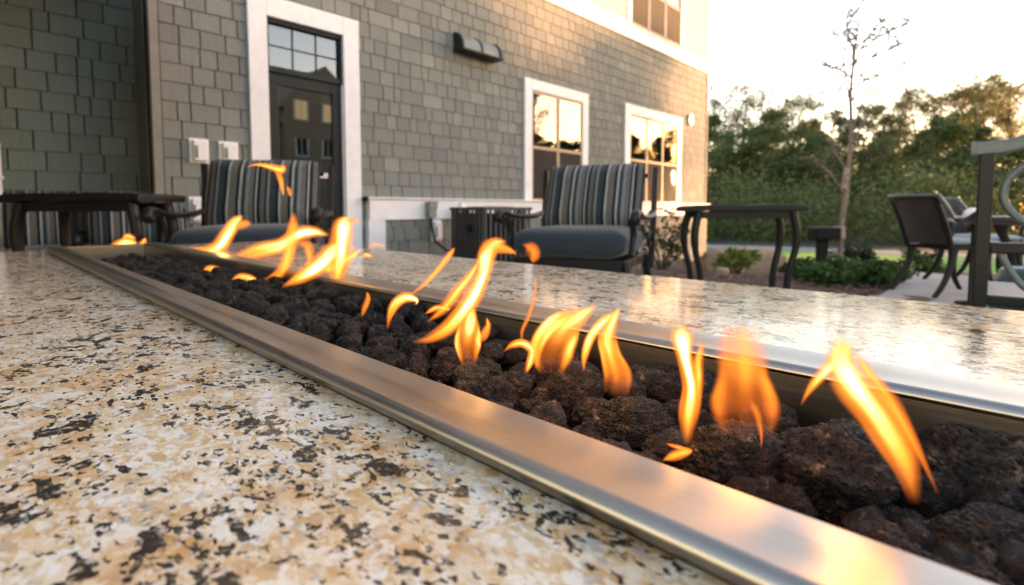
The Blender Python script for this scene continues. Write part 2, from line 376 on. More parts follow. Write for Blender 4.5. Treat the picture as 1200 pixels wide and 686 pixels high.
# ------------------------------------------------------------------ ground
def gh(x, y):
    t = math.hypot(x, y); return -.05 - .47 * smooth(5.6, 12, t) * smooth(2, 5, x)
def sheet(name, xs, ys, off, m, inside=None, rough=0.0):
    mb = MB(); idx = {}
    for i, x in enumerate(xs):
        for j, y in enumerate(ys):
            idx[i, j] = len(mb.v); mb.v.append((x, y, gh(x, y) + off + (rough * noise.noise(Vector((x * 3, y * 3, 0))) if rough else 0)))
    for i in range(len(xs) - 1):
        for j in range(len(ys) - 1):
            cx, cy = (xs[i] + xs[i + 1]) / 2, (ys[j] + ys[j + 1]) / 2
            if inside is None or inside(cx, cy): mb.f.append((idx[i, j], idx[i + 1, j], idx[i + 1, j + 1], idx[i, j + 1])); mb.sm.append(True)
    return mb.build(name, m, kind='structure')
def arc_sheet(name, a0, a1, na, rs, off, m, r_of=None):
    mb = MB(); nr = len(rs)
    for i in range(na + 1):
        a = R(a0 + (a1 - a0) * i / na)
        for r in rs:
            rr = r + (r_of(a) if r_of else 0); x, y = rr * math.cos(a), rr * math.sin(a); mb.v.append((x, y, gh(x, y) + off))
    for i in range(na):
        for j in range(nr - 1): mb.f.append((i * nr + j, i * nr + j + 1, (i + 1) * nr + j + 1, (i + 1) * nr + j)); mb.sm.append(True)
    return mb.build(name, m, kind='structure')
g = [-125, -90, -60, -45] + [-30 + 1.0 * i for i in range(81)] + [60, 80, 100, 125]
sheet('ground', g, g, 0, M['forest'])
arc_sheet('lawn', -75, 42, 70, [11.6, 12.6, 14, 16, 18, 19.2], .008, M['lawn'], lambda a: .5 * math.sin(a * 9))
arc_sheet('footpath', -75, 42, 70, [18.3, 19.9], .016, M['asphalt'], lambda a: .3 * math.sin(a * 4))
sheet('mulch_bed', [4.6 + .25 * i for i in range(26)], [.0 + .25 * i for i in range(23)], .035, M['mulch'], rough=.05)
MB().prism([(-5, -8), (8.0, -8), (8.0, .78), (5.55, .80), (5.0, 5.42), (-5, 5.42)], 'z', -.45, 0).build('patio', M['concrete'], bevel=.01, kind='structure')
MB().bx(-5, 1.16, 5.42, 5.97, -.45, -.001).build('patio', M['concrete'], kind='structure')
rnd = random.Random(5)
mb = MB()
for i in range(4500):
    x, y = rnd.uniform(5.1, 10.8), rnd.uniform(.85, 5.3)
    s_ = rnd.uniform(.015, .05); rot = Matrix.Rotation(rnd.uniform(0, 6.3), 3, 'Z') @ Matrix.Rotation(rnd.uniform(-.6, .6), 3, 'X')
    mb.box((x, y, gh(x, y) + .06), (s_ * 1.8, s_ * .6, .008), rot)
o = mb.build('mulch_chips', M['mulch']); tag(o, 'brown bark mulch chips spread over the planting bed', 'mulch'); o['kind'] = 'stuff'
# stone edging between the bed and the lawn, one block after another
ed = thing('stone_edging', 'low tan stone edging between the mulch bed and the lawn', 'edging')
eb = MB().box((0, 0, 0), (.9, .24, .26)).mesh('edging_block', M['stone'])
for i in range(22):
    a = R(-14 + 2.35 * i + rnd.uniform(-.2, .2) * 1.0); rr = 11.7 + .5 * math.sin(a * 9); o = bpy.data.objects.new('edging_block', eb); COL.objects.link(o); o.parent = ed
    x, y = rr * math.cos(a), rr * math.sin(a)
    if x > 12.4 and y > 5.2: o.location = (11.9, 4.9 - .12 * i % .5, gh(11, 4.9)); 
    o.location = (x, y, gh(x, y) + .09); o.rotation_euler = (rnd.uniform(-.03, .03), 0, a + PI / 2); o.scale = (.52, 1, rnd.uniform(.9, 1.1))

# ------------------------------------------------------------------ building
YW, YR = 5.40, 5.95                          # front of the main wall and of the set-back wall
XL, XR = 1.17, 12.58
BLD = thing('apartment_building', 'grey shake sided building with white trimmed windows and cream upper storey', 'building', (0, 0, 0))
def part(name, mb, m, par=BLD, bevel=.004): return mb.build(name, m, par, bevel=bevel)
DO = (2.15, 2.965, -.02, 2.67)               # door and transom opening
W1, W2 = (6.11, 7.43, .90, 2.60), (9.0, 11.0, .90, 2.61)
UW = (8.98, 11.05, 4.33, 5.9); UW0 = (5.5, 7.44, 4.30, 5.9)
BAND0, BAND1 = 4.03, 4.27
# structural walls behind the shakes, open at the door
mb = MB()
mb.bx(XL + .01, DO[0], YW + .012, YW + .2, -.9, 4.1); mb.bx(DO[1], XR - .01, YW + .012, YW + .2, -.9, 4.1); mb.bx(DO[0], DO[1], YW + .012, YW + .2, DO[3], 4.1)
mb.bx(XL + .01, XR - .01, YW + .012, YW + .2, 4.1, 7.4)
mw = part('main_wall', mb, M['backing'], bevel=0)
rw = part('recessed_wall', MB().bx(-6, XL + .2, YR + .012, YR + .2, -.9, 7.4), M['backing'], bevel=0)
part('side_wall', MB().bx(XR - .2, XR - .012, YW + .2, 16, -.9, 7.4), M['shingle_shade_tone'])
part('return_wall', MB().bx(XL, XL + .2, YW + .2, YR + .012, -.9, 7.4), M['shingle_shade_tone'])
part('roof', MB().bx(-6.4, XR + .5, YW - .5, 16.5, 7.4, 7.65), M['roof'])
# shakes: courses of uneven widths, clipped round the openings
unit = MB().add([(-.5, -1, 0), (.5, -1, 0), (.5, 0, 0), (-.5, 0, 0), (-.5, -.45, 1), (.5, -.45, 1), (.5, 0, 1), (-.5, 0, 1)],
                [(0, 1, 5, 4), (1, 2, 6, 5), (2, 3, 7, 6), (3, 0, 4, 7), (4, 5, 6, 7), (3, 2, 1, 0)]).mesh('shingle', M['shingle'])
unit2 = unit.copy(); unit2.name = 'shingle_shade_unit'; unit2.materials[0] = M['shingle_shade_tone']
EXPS = .167
def lay(x0, x1, z0, z1, Y, holes, seed):
    rg = random.Random(seed); out = []; z = z0
    while z < z1 - .02:
        top = min(z + EXPS, z1); x = x0; off = True
        while x < x1 - .005:
            w = rg.choice([.11, .15, .165, .19, .2, .225, .24, .31]) * rg.uniform(.92, 1.04)
            if off: w *= rg.uniform(.35, 1); off = False
            e = min(x + w, x1)
            if x1 - e < .05: e = x1
            segs = [(x, e, z, top)]
            for hx0, hx1, hz0, hz1 in holes:
                ns = []
                for a, b, c, d in segs:
                    if b <= hx0 or a >= hx1 or d <= hz0 or c >= hz1: ns.append((a, b, c, d)); continue
                    if a < hx0: ns.append((a, hx0, c, d))
                    if b > hx1: ns.append((hx1, b, c, d))
                    m0, m1 = max(a, hx0), min(b, hx1)
                    if c < hz0: ns.append((m0, m1, c, hz0))
                    if d > hz1: ns.append((m0, m1, hz1, d))
                segs = ns
            out += [(a, b, c, d, Y) for a, b, c, d in segs if b - a > .02 and d - c > .015]
            x = e
        z += EXPS
    return out
sh = lay(XL + .07, XR - .03, -.62, BAND0 + .02, YW, [(DO[0] - .12, DO[1] + .12, -1, DO[3] + .13), (W1[0] - .1, W1[1] + .1, W1[2] - .1, W1[3] + .1), (W2[0] - .1, W2[1] + .1, W2[2] - .1, W2[3] + .1), (3.22, XR - .04, -1, .80)], 11)
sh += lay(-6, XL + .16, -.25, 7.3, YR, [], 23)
sh += lay(3.44, XR - .03, -.62, .66, YW - .065, [], 31)        # the base course below the water table
hid = []
def seen(a):
    x0, x1, z0, z1, Y = a; c = Vector(((x0 + x1) / 2, Y, (z0 + z1) / 2)); t = depth(c)
    if t < .1: return 0
    px = CX + FPX * (c - C0).dot(VR) / t; py = CY - FPX * (c - C0).dot(VU) / t
    if not (-5 < px < 1205 and -5 < py < 300): return 0
    if Y == YR and px > 180: return 0
    if Y == YW - .065 and py > 286: return 0
    return (x1 - x0) * (z1 - z0) / t ** 2 * (1 if Y != YW or True else 1)
sh.sort(key=seen, reverse=True)
rr = random.Random(3); stuffm = {YW: MB(), YR: MB(), YW - .065: MB()}
for k, (a, b, c, d, Y) in enumerate(sh):
    gap = .011; th = .020 + rr.uniform(-.002, .002); jz = rr.uniform(-.001, .001)
    if k < 300:
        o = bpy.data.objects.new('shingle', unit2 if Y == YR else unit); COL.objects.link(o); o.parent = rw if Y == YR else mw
        o.location = ((a + b) / 2, Y + .011, c + .004 + jz); o.scale = (b - a - gap, th, d - c)
    else:
        w = (b - a - gap) / 2; m_ = (a + b) / 2; y0 = Y + .011; z0 = c + .004 + jz; z1 = z0 + d - c
        stuffm[Y].add([(m_ - w, y0 - th, z0), (m_ + w, y0 - th, z0), (m_ + w, y0, z0), (m_ - w, y0, z0), (m_ - w, y0 - th * .45, z1), (m_ + w, y0 - th * .45, z1), (m_ + w, y0, z1), (m_ - w, y0, z1)],
                      [(0, 1, 5, 4), (1, 2, 6, 5), (2, 3, 7, 6), (3, 0, 4, 7), (4, 5, 6, 7), (3, 2, 1, 0)])
stuffm[YW].build('shingle', M['shingle'], mw, kind='stuff'); stuffm[YR].build('shingle', M['shingle_shade_tone'], rw, kind='stuff')
part('corner_board', MB().bx(XL - .005, XL + .065, YW - .022, YW + .05, -.5, 7.3), M['cornerp'])
part('corner_board', MB().bx(XR - .05, XR + .005, YW - .022, YW + .1, -.9, BAND0 - .002), M['cornerp'])
# water table: white board with a base of shakes standing proud below it
bw = part('base_wall', MB().bx(3.24, XR - .03, YW - .052, YW - .002, -.7, .60), M['backing'], bevel=0)
stuffm[YW - .065].build('shingle', M['shingle'], bw, kind='stuff')
part('water_table_board', MB().bx(3.22, XR + .004, YW - .098, YW - .003, .64, .885), M['white'])
part('water_table_cap', MB().bx(3.19, XR + .01, YW - .125, YW - .003, .887, .905), M['white'])
part('water_table_end', MB().bx(3.205, 3.43, YW - .097, YW - .004, -.3, .638), M['white'])
part('water_table_cap_end', MB().bx(3.165, 3.188, YW - .13, YW - .03, .862, .91), M['black'], bevel=0)
# upper storey: band and lap boards, each board its own
part('belt_band', MB().bx(XL - .01, XR + .01, YW - .035, YW + .01, BAND0, BAND1), M['white'])
part('belt_band_cap', MB().bx(XL - .02, XR + .02, YW - .055, YW + .01, BAND1 + .002, BAND1 + .03), M['white'])
uw = part('upper_wall', MB().bx(XL, XR - .015, YW - .003, YW + .011, BAND1 + .04, 7.39), M['lap'], bevel=0)
rb = random.Random(9); lapmesh = MB().add([(-.5, -1, 0), (.5, -1, 0), (.5, 0, 0), (-.5, 0, 0), (-.5, -.25, 1), (.5, -.25, 1), (.5, 0, 1), (-.5, 0, 1)],
                [(0, 1, 5, 4), (1, 2, 6, 5), (2, 3, 7, 6), (3, 0, 4, 7), (4, 5, 6, 7), (3, 2, 1, 0)]).mesh('siding_board', M['lap'])
z = BAND1 + .032
while z < 7.3:
    e = z + .13
    for a, b in ((XL, UW0[0] - .1), (UW0[1] + .1, UW[0] - .1), (UW[1] + .1, XR - .045)):
        for a2, b2 in (((a, b),) if z < 5.9 else ((a, b + .001),)):
            o = bpy.data.objects.new('siding_board', lapmesh); COL.objects.link(o); o.parent = uw
            o.location = ((a2 + b2) / 2, YW - .004, z); o.scale = (b2 - a2, .018, e - z)
    z = e
part('corner_board', MB().bx(XR - .045, XR + .006, YW - .026, YW + .1, BAND1 + .032, 7.35), M['white'])

def window(op, ncol, nrow_mid, trim, framem, screen_low, y=YW, sill=True, group=None):
    x0, x1, z0, z1 = op; zm = (z0 + z1) / 2 - .02
    w = part('window', MB().bx(x0, x1, y - .004, y + .03, z0, z1), M['dark'], bevel=0)       # dim room seen as a dark back
    tr = MB(); tw = trim
    tr.bx(x0 - tw, x0, y - .035, y + .02, z0 - .002, z1 + tw); tr.bx(x1, x1 + tw, y - .035, y + .02, z0 - .002, z1 + tw); tr.bx(x0 + .001, x1 - .001, y - .034, y + .02, z1, z1 + tw)
    part('trim', tr, M['white'], w)
    cwid = (x1 - x0) / ncol
    for k in range(ncol):
        a, b = x0 + cwid * k, x0 + cwid * (k + 1); f = .035 if framem is M['frame'] else .05
        fr = MB(); fr.bx(a + .002, a + f, y - .022, y - .003, z0, z1); fr.bx(b - f, b - .002, y - .022, y - .003, z0, z1)
        fr.bx(a + f, b - f, y - .021, y - .003, z0, z0 + f); fr.bx(a + f, b - f, y - .021, y - .003, z1 - f, z1); fr.bx(a + f, b - f, y - .026, y - .003, zm - .025, zm + .025)
        part('frame', fr, framem, w, .003)
        part('pane', MB().bx(a + f, b - f, y - .011, y - .007, zm + .025, z1 - f), M['glass'], w, 0)
        part('pane', MB().bx(a + f, b - f, y - .0105, y - .0065, z0 + f, zm - .025), M['glass'], w, 0)
        if screen_low: part('insect_screen', MB().bx(a + f, b - f, y - .0165, y - .0155, z0 + f, zm - .025), M['screen'], w, 0)
    return w
window(W1, 2, 1, .165, M['frame'], True); window(W2, 3, 1, .19, M['frame'], True)
window(UW, 3, 1, .13, M['darkframe'], True); window(UW0, 3, 1, .14, M['darkframe'], True)
# entrance: white casing, transom with six lights, glazed door
x0, x1, z0, z1 = DO; ZT = 2.17
dr = part('entrance', MB().bx(x0 - .18, x0 - .001, YW - .04, YW + .19, -.02, z1 + .2).bx(x1 + .001, x1 + .19, YW - .04, YW + .19, -.02, z1 + .2).bx(x0, x1, YW - .039, YW + .19, z1 + .001, z1 + .199), M['white'])
tm = part('transom', MB().bx(x0 + .001, x0 + .028, YW + .0, YW + .09, ZT + .03, z1 - .002).bx(x1 - .028, x1 - .001, YW + .0, YW + .09, ZT + .03, z1 - .002).bx(x0 + .028, x1 - .028, YW + .0, YW + .09, z1 - .045, z1 - .002).bx(x0 + .001, x1 - .001, YW - .004, YW + .09, ZT - .03, ZT + .03), M['doorm'], bevel=.003)
pw = (x1 - x0 - .056) / 3
for i in range(3):
    for j in range(2):
        a = x0 + .028 + pw * i; h = (z1 - .045 - ZT - .03) / 2; c = ZT + .03 + h * j
        part('pane', MB().bx(a + .004, a + pw - .004, YW + .045, YW + .05, c + .004, c + h - .004), M['glass'], tm, 0)
mt = MB()
for i in (1, 2): a = x0 + .028 + pw * i; mt.bx(a - .006, a + .006, YW + .035, YW + .06, ZT + .03, z1 - .045)
mt.bx(x0 + .028, x1 - .028, YW + .036, YW + .059, ZT + .03 + h - .006, ZT + .03 + h + .006)
part('muntin', mt, M['doorm'], tm, 0)
dl = MB(); st = .115
dl.bx(x0 + .003, x0 + st, YW + .02, YW + .07, .0, ZT - .032); dl.bx(x1 - st, x1 - .003, YW + .02, YW + .07, .0, ZT - .032)
dl.bx(x0 + st, x1 - st, YW + .021, YW + .069, ZT - .15, ZT - .033); dl.bx(x0 + st, x1 - st, YW + .021, YW + .069, .0, .25)
dl = part('door', dl, M['doorm'], bevel=.004)
part('pane', MB().bx(x0 + st, x1 - st, YW + .04, YW + .046, .25, ZT - .15), M['doorglass'], dl, 0)
part('push_bar', MB().bx(x0 + .45, x1 - .14, YW - .02, YW + .012, 1.10, 1.155).bx(x0 + .5, x0 + .53, YW + .01, YW + .042, 1.11, 1.145).bx(x1 - .2, x1 - .17, YW + .01, YW + .042, 1.11, 1.145), M['polished'], dl)
part('weather_strip', MB().bx(x1 - .012, x1 - .0005, YW - .006, YW + .018, .0, ZT - .034), M['white'], dl, 0)
rm = part('room', MB().bx(1.385, 1.4, 5.62, 9, 0, 3).bx(4.4, 4.5, 5.62, 9, 0, 3).bx(1.4, 4.4, 9, 9.1, 0, 3).bx(1.4, 4.4, 5.6, 9, 2.9, 3).bx(1.4, 4.4, 5.6, 9, -.1, 0), M['room'], bevel=0)
part('ceiling_lamp', MB().lathe([(0, 0), (.09, 0), (.10, .03), (0, .03)], (2.36, 6.0, 2.868)), M['lamp'], rm, 0)
# unseen slab, beam and side over the set-back wall, added to darken that bay
part('bay_shade_slab', MB().bx(-6, .95, 1.7, YR, 2.78, 2.98), M['white'], bevel=0)
part('bay_shade_beam', MB().bx(-6, .95, 1.6, 1.69, 2.0, 2.97), M['white'], bevel=0)
part('bay_shade_side', MB().bx(-1.6, -1.5, 1.7, YR, -.3, 2.775), M['cornerp'], bevel=0)

# fittings on the wall
def cover(name, label, cat, x0, x1, z0, z1, y, m, flip=True):
    t = thing(name, label, cat, ((x0 + x1) / 2, y, z0)); w, h = x1 - x0, z1 - z0
    MB().bx(-w / 2, w / 2, -.012, 0, 0, h).build('back_plate', m, t, bevel=.004)
    MB().bx(-w * .36, w * .42, -.055, -.012, h * .08, h * .92).build('lid', m, t, bevel=.012)
    MB().bx(-w * .30, -w * .12, -.062, -.055, h * .2, h * .7).build('latch', M['greybox'], t, bevel=.003)
    return t
cover('outlet_cover', 'larger white weatherproof outlet cover left of the glazed door', 'outlet', 1.44, 1.60, 1.185, 1.41, YW - .002, M['whitebox'])
cover('outlet_cover', 'smaller white outlet cover beside the door casing behind striped chair', 'outlet', 1.685, 1.855, 1.20, 1.405, YW - .002, M['whitebox'])
cover('outlet_cover', 'low white outlet cover under the pair, by the chair arm', 'outlet', 1.42, 1.54, .64, .88, YW - .002, M['whitebox'])
c = on_y(808, 141, YW)
t = thing('wall_vent', 'small white oval vent near the building corner', 'vent', (11.62, YW - .004, 2.82))
MB().add([(.105 * math.cos(2 * PI * i / 24), y, .13 * math.sin(2 * PI * i / 24)) for y in (-.05, 0) for i in range(24)], [tuple(range(24))[::-1], tuple(range(24, 48))] + [(i, (i + 1) % 24, 24 + (i + 1) % 24, 24 + i) for i in range(24)]).build('plate', M['whitebox'], t, bevel=.008)
MB().bx(-.03, .035, -.062, -.05, -.05, .035).build('opening', M['black'], t, bevel=.006)
# wall lamp: a half-round shade on its bottom plate
t = thing('wall_lamp', 'dark half round sconce mounted on the shake wall', 'wall lamp', (4.93, YW - .004, 2.87))
prof = [(-.0, 0), (-.17, 0)] + [(-.17 * math.cos(R(a)), .21 * math.sin(R(a))) for a in range(10, 91, 10)] + [(0, .21)]
MB().prism(prof, 'x', -.33, .33).build('shade', M['greybox'], t, bevel=.004)
MB().prism([(p * 1.12, q * 1.1 - .006) for p, q in prof], 'x', -.37, -.331).build('end_cap', M['doorm'], t, bevel=.003)
MB().prism([(p * 1.12, q * 1.1 - .006) for p, q in prof], 'x', .331, .37).build('end_cap', M['doorm'], t, bevel=.003)
MB().prism([(p * 1.06, q * 1.05) for p, q in prof], 'x', -.015, .02).build('rib', M['doorm'], t, bevel=.002)
MB().bx(-.375, .375, -.215, 0, -.03, -.008).build('bottom_plate', M['doorm'], t, bevel=.004)
# electrical fittings on the water table
YB = YW - .1
t = thing('disconnect_box', 'small grey electrical box with conduit on white board', 'electrical box', (4.06, YB - .001, .66))
MB().bx(-.06, .06, -.09, 0, 0, .2).build('enclosure', M['greybox'], t, bevel=.008)
MB().bx(-.065, .065, -.1, -.09, .12, .205).build('lid', M['greybox'], t, bevel=.004)
MB().tube([(.0, -.05, 0), (.0, -.05, -.1), (.05, -.06, -.3), (.2, -.1, -.42), (.42, -.25, -.45)], .014, 8).build('conduit', M['black'], t)
cover('meter_box', 'white plastic utility box hanging below the grey electrical box', 'utility box', 4.10, 4.26, .36, .63, YW - .085, M['whitebox'])
t = thing('hose_bib', 'tan domed exterior fitting on the white board beside the condenser', 'tap', (4.52, YB - .001, .70))
MB().lathe([(0, .16), (.035, .155), (.045, .13), (.05, .1), (.085, .09), (.09, .06), (.085, .0), (0, 0)], (0, -.09, 0)).build('body', M['whitebox'], t)
MB().tube([(0, -.03, .03), (0, -.16, .02), (0, -.18, -.04)], .02, 10).build('spout', M['greybox'], t)

# condenser: cage of upright fins round a dark coil
t = thing('air_conditioner', 'dark finned condenser unit standing by the wall beside blue chair', 'air conditioner', (4.32, 4.45, 0), R(-8))
MB().bx(-.30, .30, -.30, .30, .05, .72).build('coil', M['black'], t, bevel=.03)
MB().bx(-.36, .36, -.36, .36, 0, .06).build('base', M['acmetal'], t, bevel=.01)
MB().bx(-.355, .355, -.355, .355, .755, .79).build('top_panel', M['acmetal'], t, bevel=.012)
MB().lathe([(.28, .791), (.28, .796), (.05, .800), (.0, .800)]).build('fan_guard', M['black'], t)
fin = MB().bx(-.012, .012, -.008, .012, .06, .757).mesh('fin', M['acmetal'])
for s_ in range(4):
    for k in range(10):
        u = -.315 + .07 * k; o = bpy.data.objects.new('fin', fin); COL.objects.link(o); o.parent = t
        o.location = [(u, -.335, 0), (.335, u, 0), (u, .335, 0), (-.335, u, 0)][s_]; o.rotation_euler = (0, 0, s_ * PI / 2)
MB().tube([(-.36, -.1, .55), (-.40, -.1, .55)], .05, 12).build('service_valve', M['black'], t)

# downspout at the left edge of the picture
t = thing('downspout', 'pale downspout at the left end of the dark recessed wall', 'downspout', (.205, 5.90, 0))
MB().bx(-.04, .03, -.05, .0, .35, 1.30).build('pipe', M['white'], t, bevel=.012)
MB().bx(-.05, .04, -.055, .035, 1.0, 1.03).build('strap', M['white'], t, bevel=.003)

# ------------------------------------------------------------------ fire table
GZ, RZ = CAMZ - .17, CAMZ - .15              # granite top, top of the steel rim
NX0, NX1, FX0, FX1 = .223, .280, .545, .615; TY0, TY1 = -.75, 2.80; EX1, EY1 = 1.22, 2.93
ft = thing('fire_table', 'long granite topped fire table with stainless steel burner trough', 'fire table', (0, 0, 0))
top = MB(); x0, y0 = -.85, -1.0
top.bx(x0, NX0 + .01, y0, EY1, GZ - .04, GZ); top.bx(FX1 - .01, EX1, y0, EY1, GZ - .04, GZ)
top.bx(NX0 + .01, FX1 - .01, TY1 - .012, EY1, GZ - .04, GZ); top.bx(NX0 + .01, FX1 - .01, y0, TY0 + .012, GZ - .04, GZ)
o = top.build('granite_top', M['granite'], ft); 
b_ = bmesh.new(); b_.from_mesh(o.data); bmesh.ops.remove_doubles(b_, verts=b_.verts, dist=1e-5); b_.to_mesh(o.data); b_.free()
MB().bx(x0 + .06, EX1 - .08, y0 + .06, TY0, 0, GZ - .042).bx(x0 + .06, NX0 + .0, TY0, EY1 - .08, 0, GZ - .042).bx(FX1, EX1 - .08, TY0, EY1 - .08, 0, GZ - .042).bx(NX0, FX1, TY1 + .002, EY1 - .08, 0, GZ - .042).build('pedestal', M['stone'], ft, bevel=.01)
def rim(xa, xb, ya, yb, name='rim'):
    r_ = .0085; arc = [(r_ - r_ * math.cos(R(a)), RZ - r_ + r_ * math.sin(R(a))) for a in range(0, 91, 15)]
    if yb - ya > 1: o = MB().prism([(xa + .0035, GZ + .0055)] + [(xa + p, q) for p, q in arc] + [(xb - p * .2, RZ - (RZ - q) * .2) for p, q in reversed(arc)] + [(xb, GZ + .0055)], 'y', ya, yb).build(name, M['steel'], ft)
    else: o = MB().bx(xa, xb, ya, yb, GZ + .0055, RZ - .0004).build(name, M['steel'], ft)
    md = o.modifiers.new('b', 'BEVEL'); md.width = .0008; md.segments = 2; md.limit_method = 'ANGLE'; md.angle_limit = R(40)
    for p in o.data.polygons: p.use_smooth = True
    md2 = o.modifiers.new('n', 'WEIGHTED_NORMAL'); md2.keep_sharp = True
    return o
rim(NX0, NX1, TY0, TY1); rim(FX0, FX1, TY0, TY1); rim(NX1 + .0005, FX0 - .0005, TY1 - .06, TY1 - .001); rim(NX1 + .0005, FX0 - .0005, TY0 + .001, TY0 + .06)
PZ = RZ - .125
MB().bx(NX0 + .014, NX0 + .03, TY0 + .01, TY1 - .01, GZ - .02, GZ + .0053).bx(FX1 - .03, FX1 - .014, TY0 + .01, TY1 - .01, GZ - .02, GZ + .0053).bx(NX1 - .003, NX1 - .001, TY0, TY1, PZ, RZ - .008).bx(FX0 + .001, FX0 + .003, TY0, TY1, PZ, RZ - .008).bx(NX1, FX0, TY1 - .058, TY1 - .056, PZ, RZ - .008).bx(NX1, FX0, TY0 + .056, TY0 + .058, PZ, RZ - .008).bx(NX1 - .003, FX0 + .003, TY0, TY1, PZ - .003, PZ - .001).build('trough', M['steel'], ft)
MB().tube([((NX1 + FX0) / 2, TY0 + .1, PZ + .03), ((NX1 + FX0) / 2, TY1 - .1, PZ + .03)], .012, 10).build('burner_pipe', M['steel'], ft)

# lava rocks
def rock_mesh(seed, sub, el, spiky=.0):
    b = bmesh.new(); bmesh.ops.create_icosphere(b, subdivisions=sub, radius=1)
    off = Vector((seed * 7.31, seed * 3.17, seed * 1.9)); rg = random.Random(seed)
    cuts = [(Vector((rg.gauss(0, 1), rg.gauss(0, 1), rg.gauss(0, 1))).normalized(), rg.uniform(.56, .90)) for _ in range(7)]
    for v in b.verts:
        d = v.co.normalized(); p = d.copy(); r = 1.0
        for n_, k in cuts:
            q = d.dot(n_)
            if q > .05: r = min(r, k / q * 1.0 + .0) if k / q < r else r
        r = .12 + .88 * r
        r += .16 * noise.noise(d * 1.6 + off) + .10 * noise.noise(d * 3.3 + off)
        r += (.055 + spiky) * (abs(noise.noise(d * 7 + off)) * 2 - .5)
        if sub >= 5:
            dist, _ = noise.voronoi(d * 8.5 + off); r -= .11 * max(0, .42 - dist[0]) / .42
            dist, _ = noise.voronoi(d * 17 + off); r -= .06 * max(0, .45 - dist[0]) / .45
            r += .035 * noise.noise(d * 22 + off) + .02 * abs(noise.noise(d * 40 + off))
        v.co = Vector((d.x * el[0], d.y * el[1], d.z * el[2])) * r
    me = bpy.data.meshes.new('lava_rock'); b.to_mesh(me); b.free(); me.materials.append(M['lava'])
    me.polygons.foreach_set('use_smooth', [True] * len(me.polygons)); return me
RG = 'lava rocks filling the fire trough'
rocks = []      # (x, y, radius)
hero = [  # x, y, width in px, height of the centre above the pan, label
    (1158, 556, 165, .030, 'largest dark lava rock, rounded, at the right edge of the trough', (1.0, 1.05, .78)),
    (985, 556, 150, .045, 'big pitted lava rock in front of the tall rightmost flame', (1.05, .9, .80)),
    (862, 540, 120, .048, 'reddish brown wedge shaped lava rock beside the burner jet', (1.1, .85, .80)),
    (1165, 655, 150, .012, 'low lava rock in the bottom right corner of the trough', (1.1, 1, .7)),
    (1040, 622, 95, .012, 'half hidden lava rock against the near rim below the big pitted rock', (1.2, .8, .7)),
    (905, 505, 75, .050, 'small craggy lava rock between the wedge shaped rock and the pitted rock', (1, .9, .85)),
    (742, 500, 95, .045, 'long lava rock with pale pits beside the steel rim, left of the burner jet', (1.25, .75, .72)),
    (768, 452, 78, .058, 'round topped lava rock against the far trough wall behind the two flames', (1.1, .9, .8)),
    (662, 462, 92, .050, 'black craggy lava rock under the leaf shaped flame', (1, 1, .85)),
    (738, 462, 56, .05, 'smooth small lava rock just under the two legged flame', (1, 1, .8)),
    (600, 458, 66, .045, 'lava rock below the small arched flame', (1, 1, .8)),
    (830, 470, 70, .055, 'upright lava rock behind the thin column flame', (.9, .9, 1.0)),
    (528, 432, 62, .045, 'lava rock near the steel rim below the teardrop flame', (1.05, .9, .8)),
    (432, 384, 50, .05, 'brown lava rock below the small curled flame', (1, 1, .8)),
    (700, 490, 60, .035, 'lava rock half tucked beneath the near rim, left of the long rock', (1, 1, .8)),
    (812, 570, 60, .020, 'dark lava rock in the hollow by the burner jet', (1.1, .9, .7)),
]
rv = [rock_mesh(50 + k, 5, e, s_) for k, (e, s_) in enumerate([((1, .85, .8), .0), ((1.1, .8, .75), .03), ((.95, .95, .85), .05), ((1.2, .85, .75), .02), ((1, 1, .7), .04)])]
for k, (px, py, w, dz, lab, el) in enumerate(hero):
    p = on_z(px, py, RZ - .078 + dz * .55); rad = w / 2 * depth(p) / FPX / 1.02
    o = bpy.data.objects.new('lava_rock', rock_mesh(k + 1, 6 if k < 7 else 5, el, .02 if k in (5, 7, 8) else 0)); COL.objects.link(o); tag(o, lab, 'lava rock', RG)
    o.location = p; o.scale = (rad,) * 3; o.rotation_euler = (random.Random(k).uniform(-.2, .2), random.Random(k).uniform(-.2, .2), YAW - PI / 2 + random.Random(k).uniform(-.25, .25))
    rocks.append((p.x, p.y, rad))
rg = random.Random(77); zone = []
for tries in range(14000):
    y = rg.uniform(-.12, TY1 - .075); far = smooth(.5, 1.6, y); r_ = rg.uniform(.017, .026) * (1 + .12 * far); x = rg.uniform(NX1 + .016, FX0 - .018)
    if all((x - a) ** 2 + (y - b) ** 2 > (.80 * (r_ + c)) ** 2 for a, b, c in rocks): rocks.append((x, y, r_)); zone.append((x, y, r_))
zone.sort(key=lambda q: q[1]); small_rocks = []
for k, (x, y, r_) in enumerate(zone[:283]):
    o = bpy.data.objects.new('lava_rock', rv[k % 5]); COL.objects.link(o)
    lab = 'dark lava rock'; small_rocks.append((o, x, y, r_))
    tag(o, lab, 'lava rock', RG)
    o.location = (x, y, RZ - (.042 - .026 * smooth(.05, .8, y)) - r_ * .85 + rg.uniform(-.009, .009)); o.scale = (r_ * rg.uniform(.95, 1.2), r_ * rg.uniform(.95, 1.15), r_ * rg.uniform(.9, 1.15)); o.rotation_euler = (rg.uniform(-.6, .6), rg.uniform(-.6, .6), rg.uniform(0, 6.3))
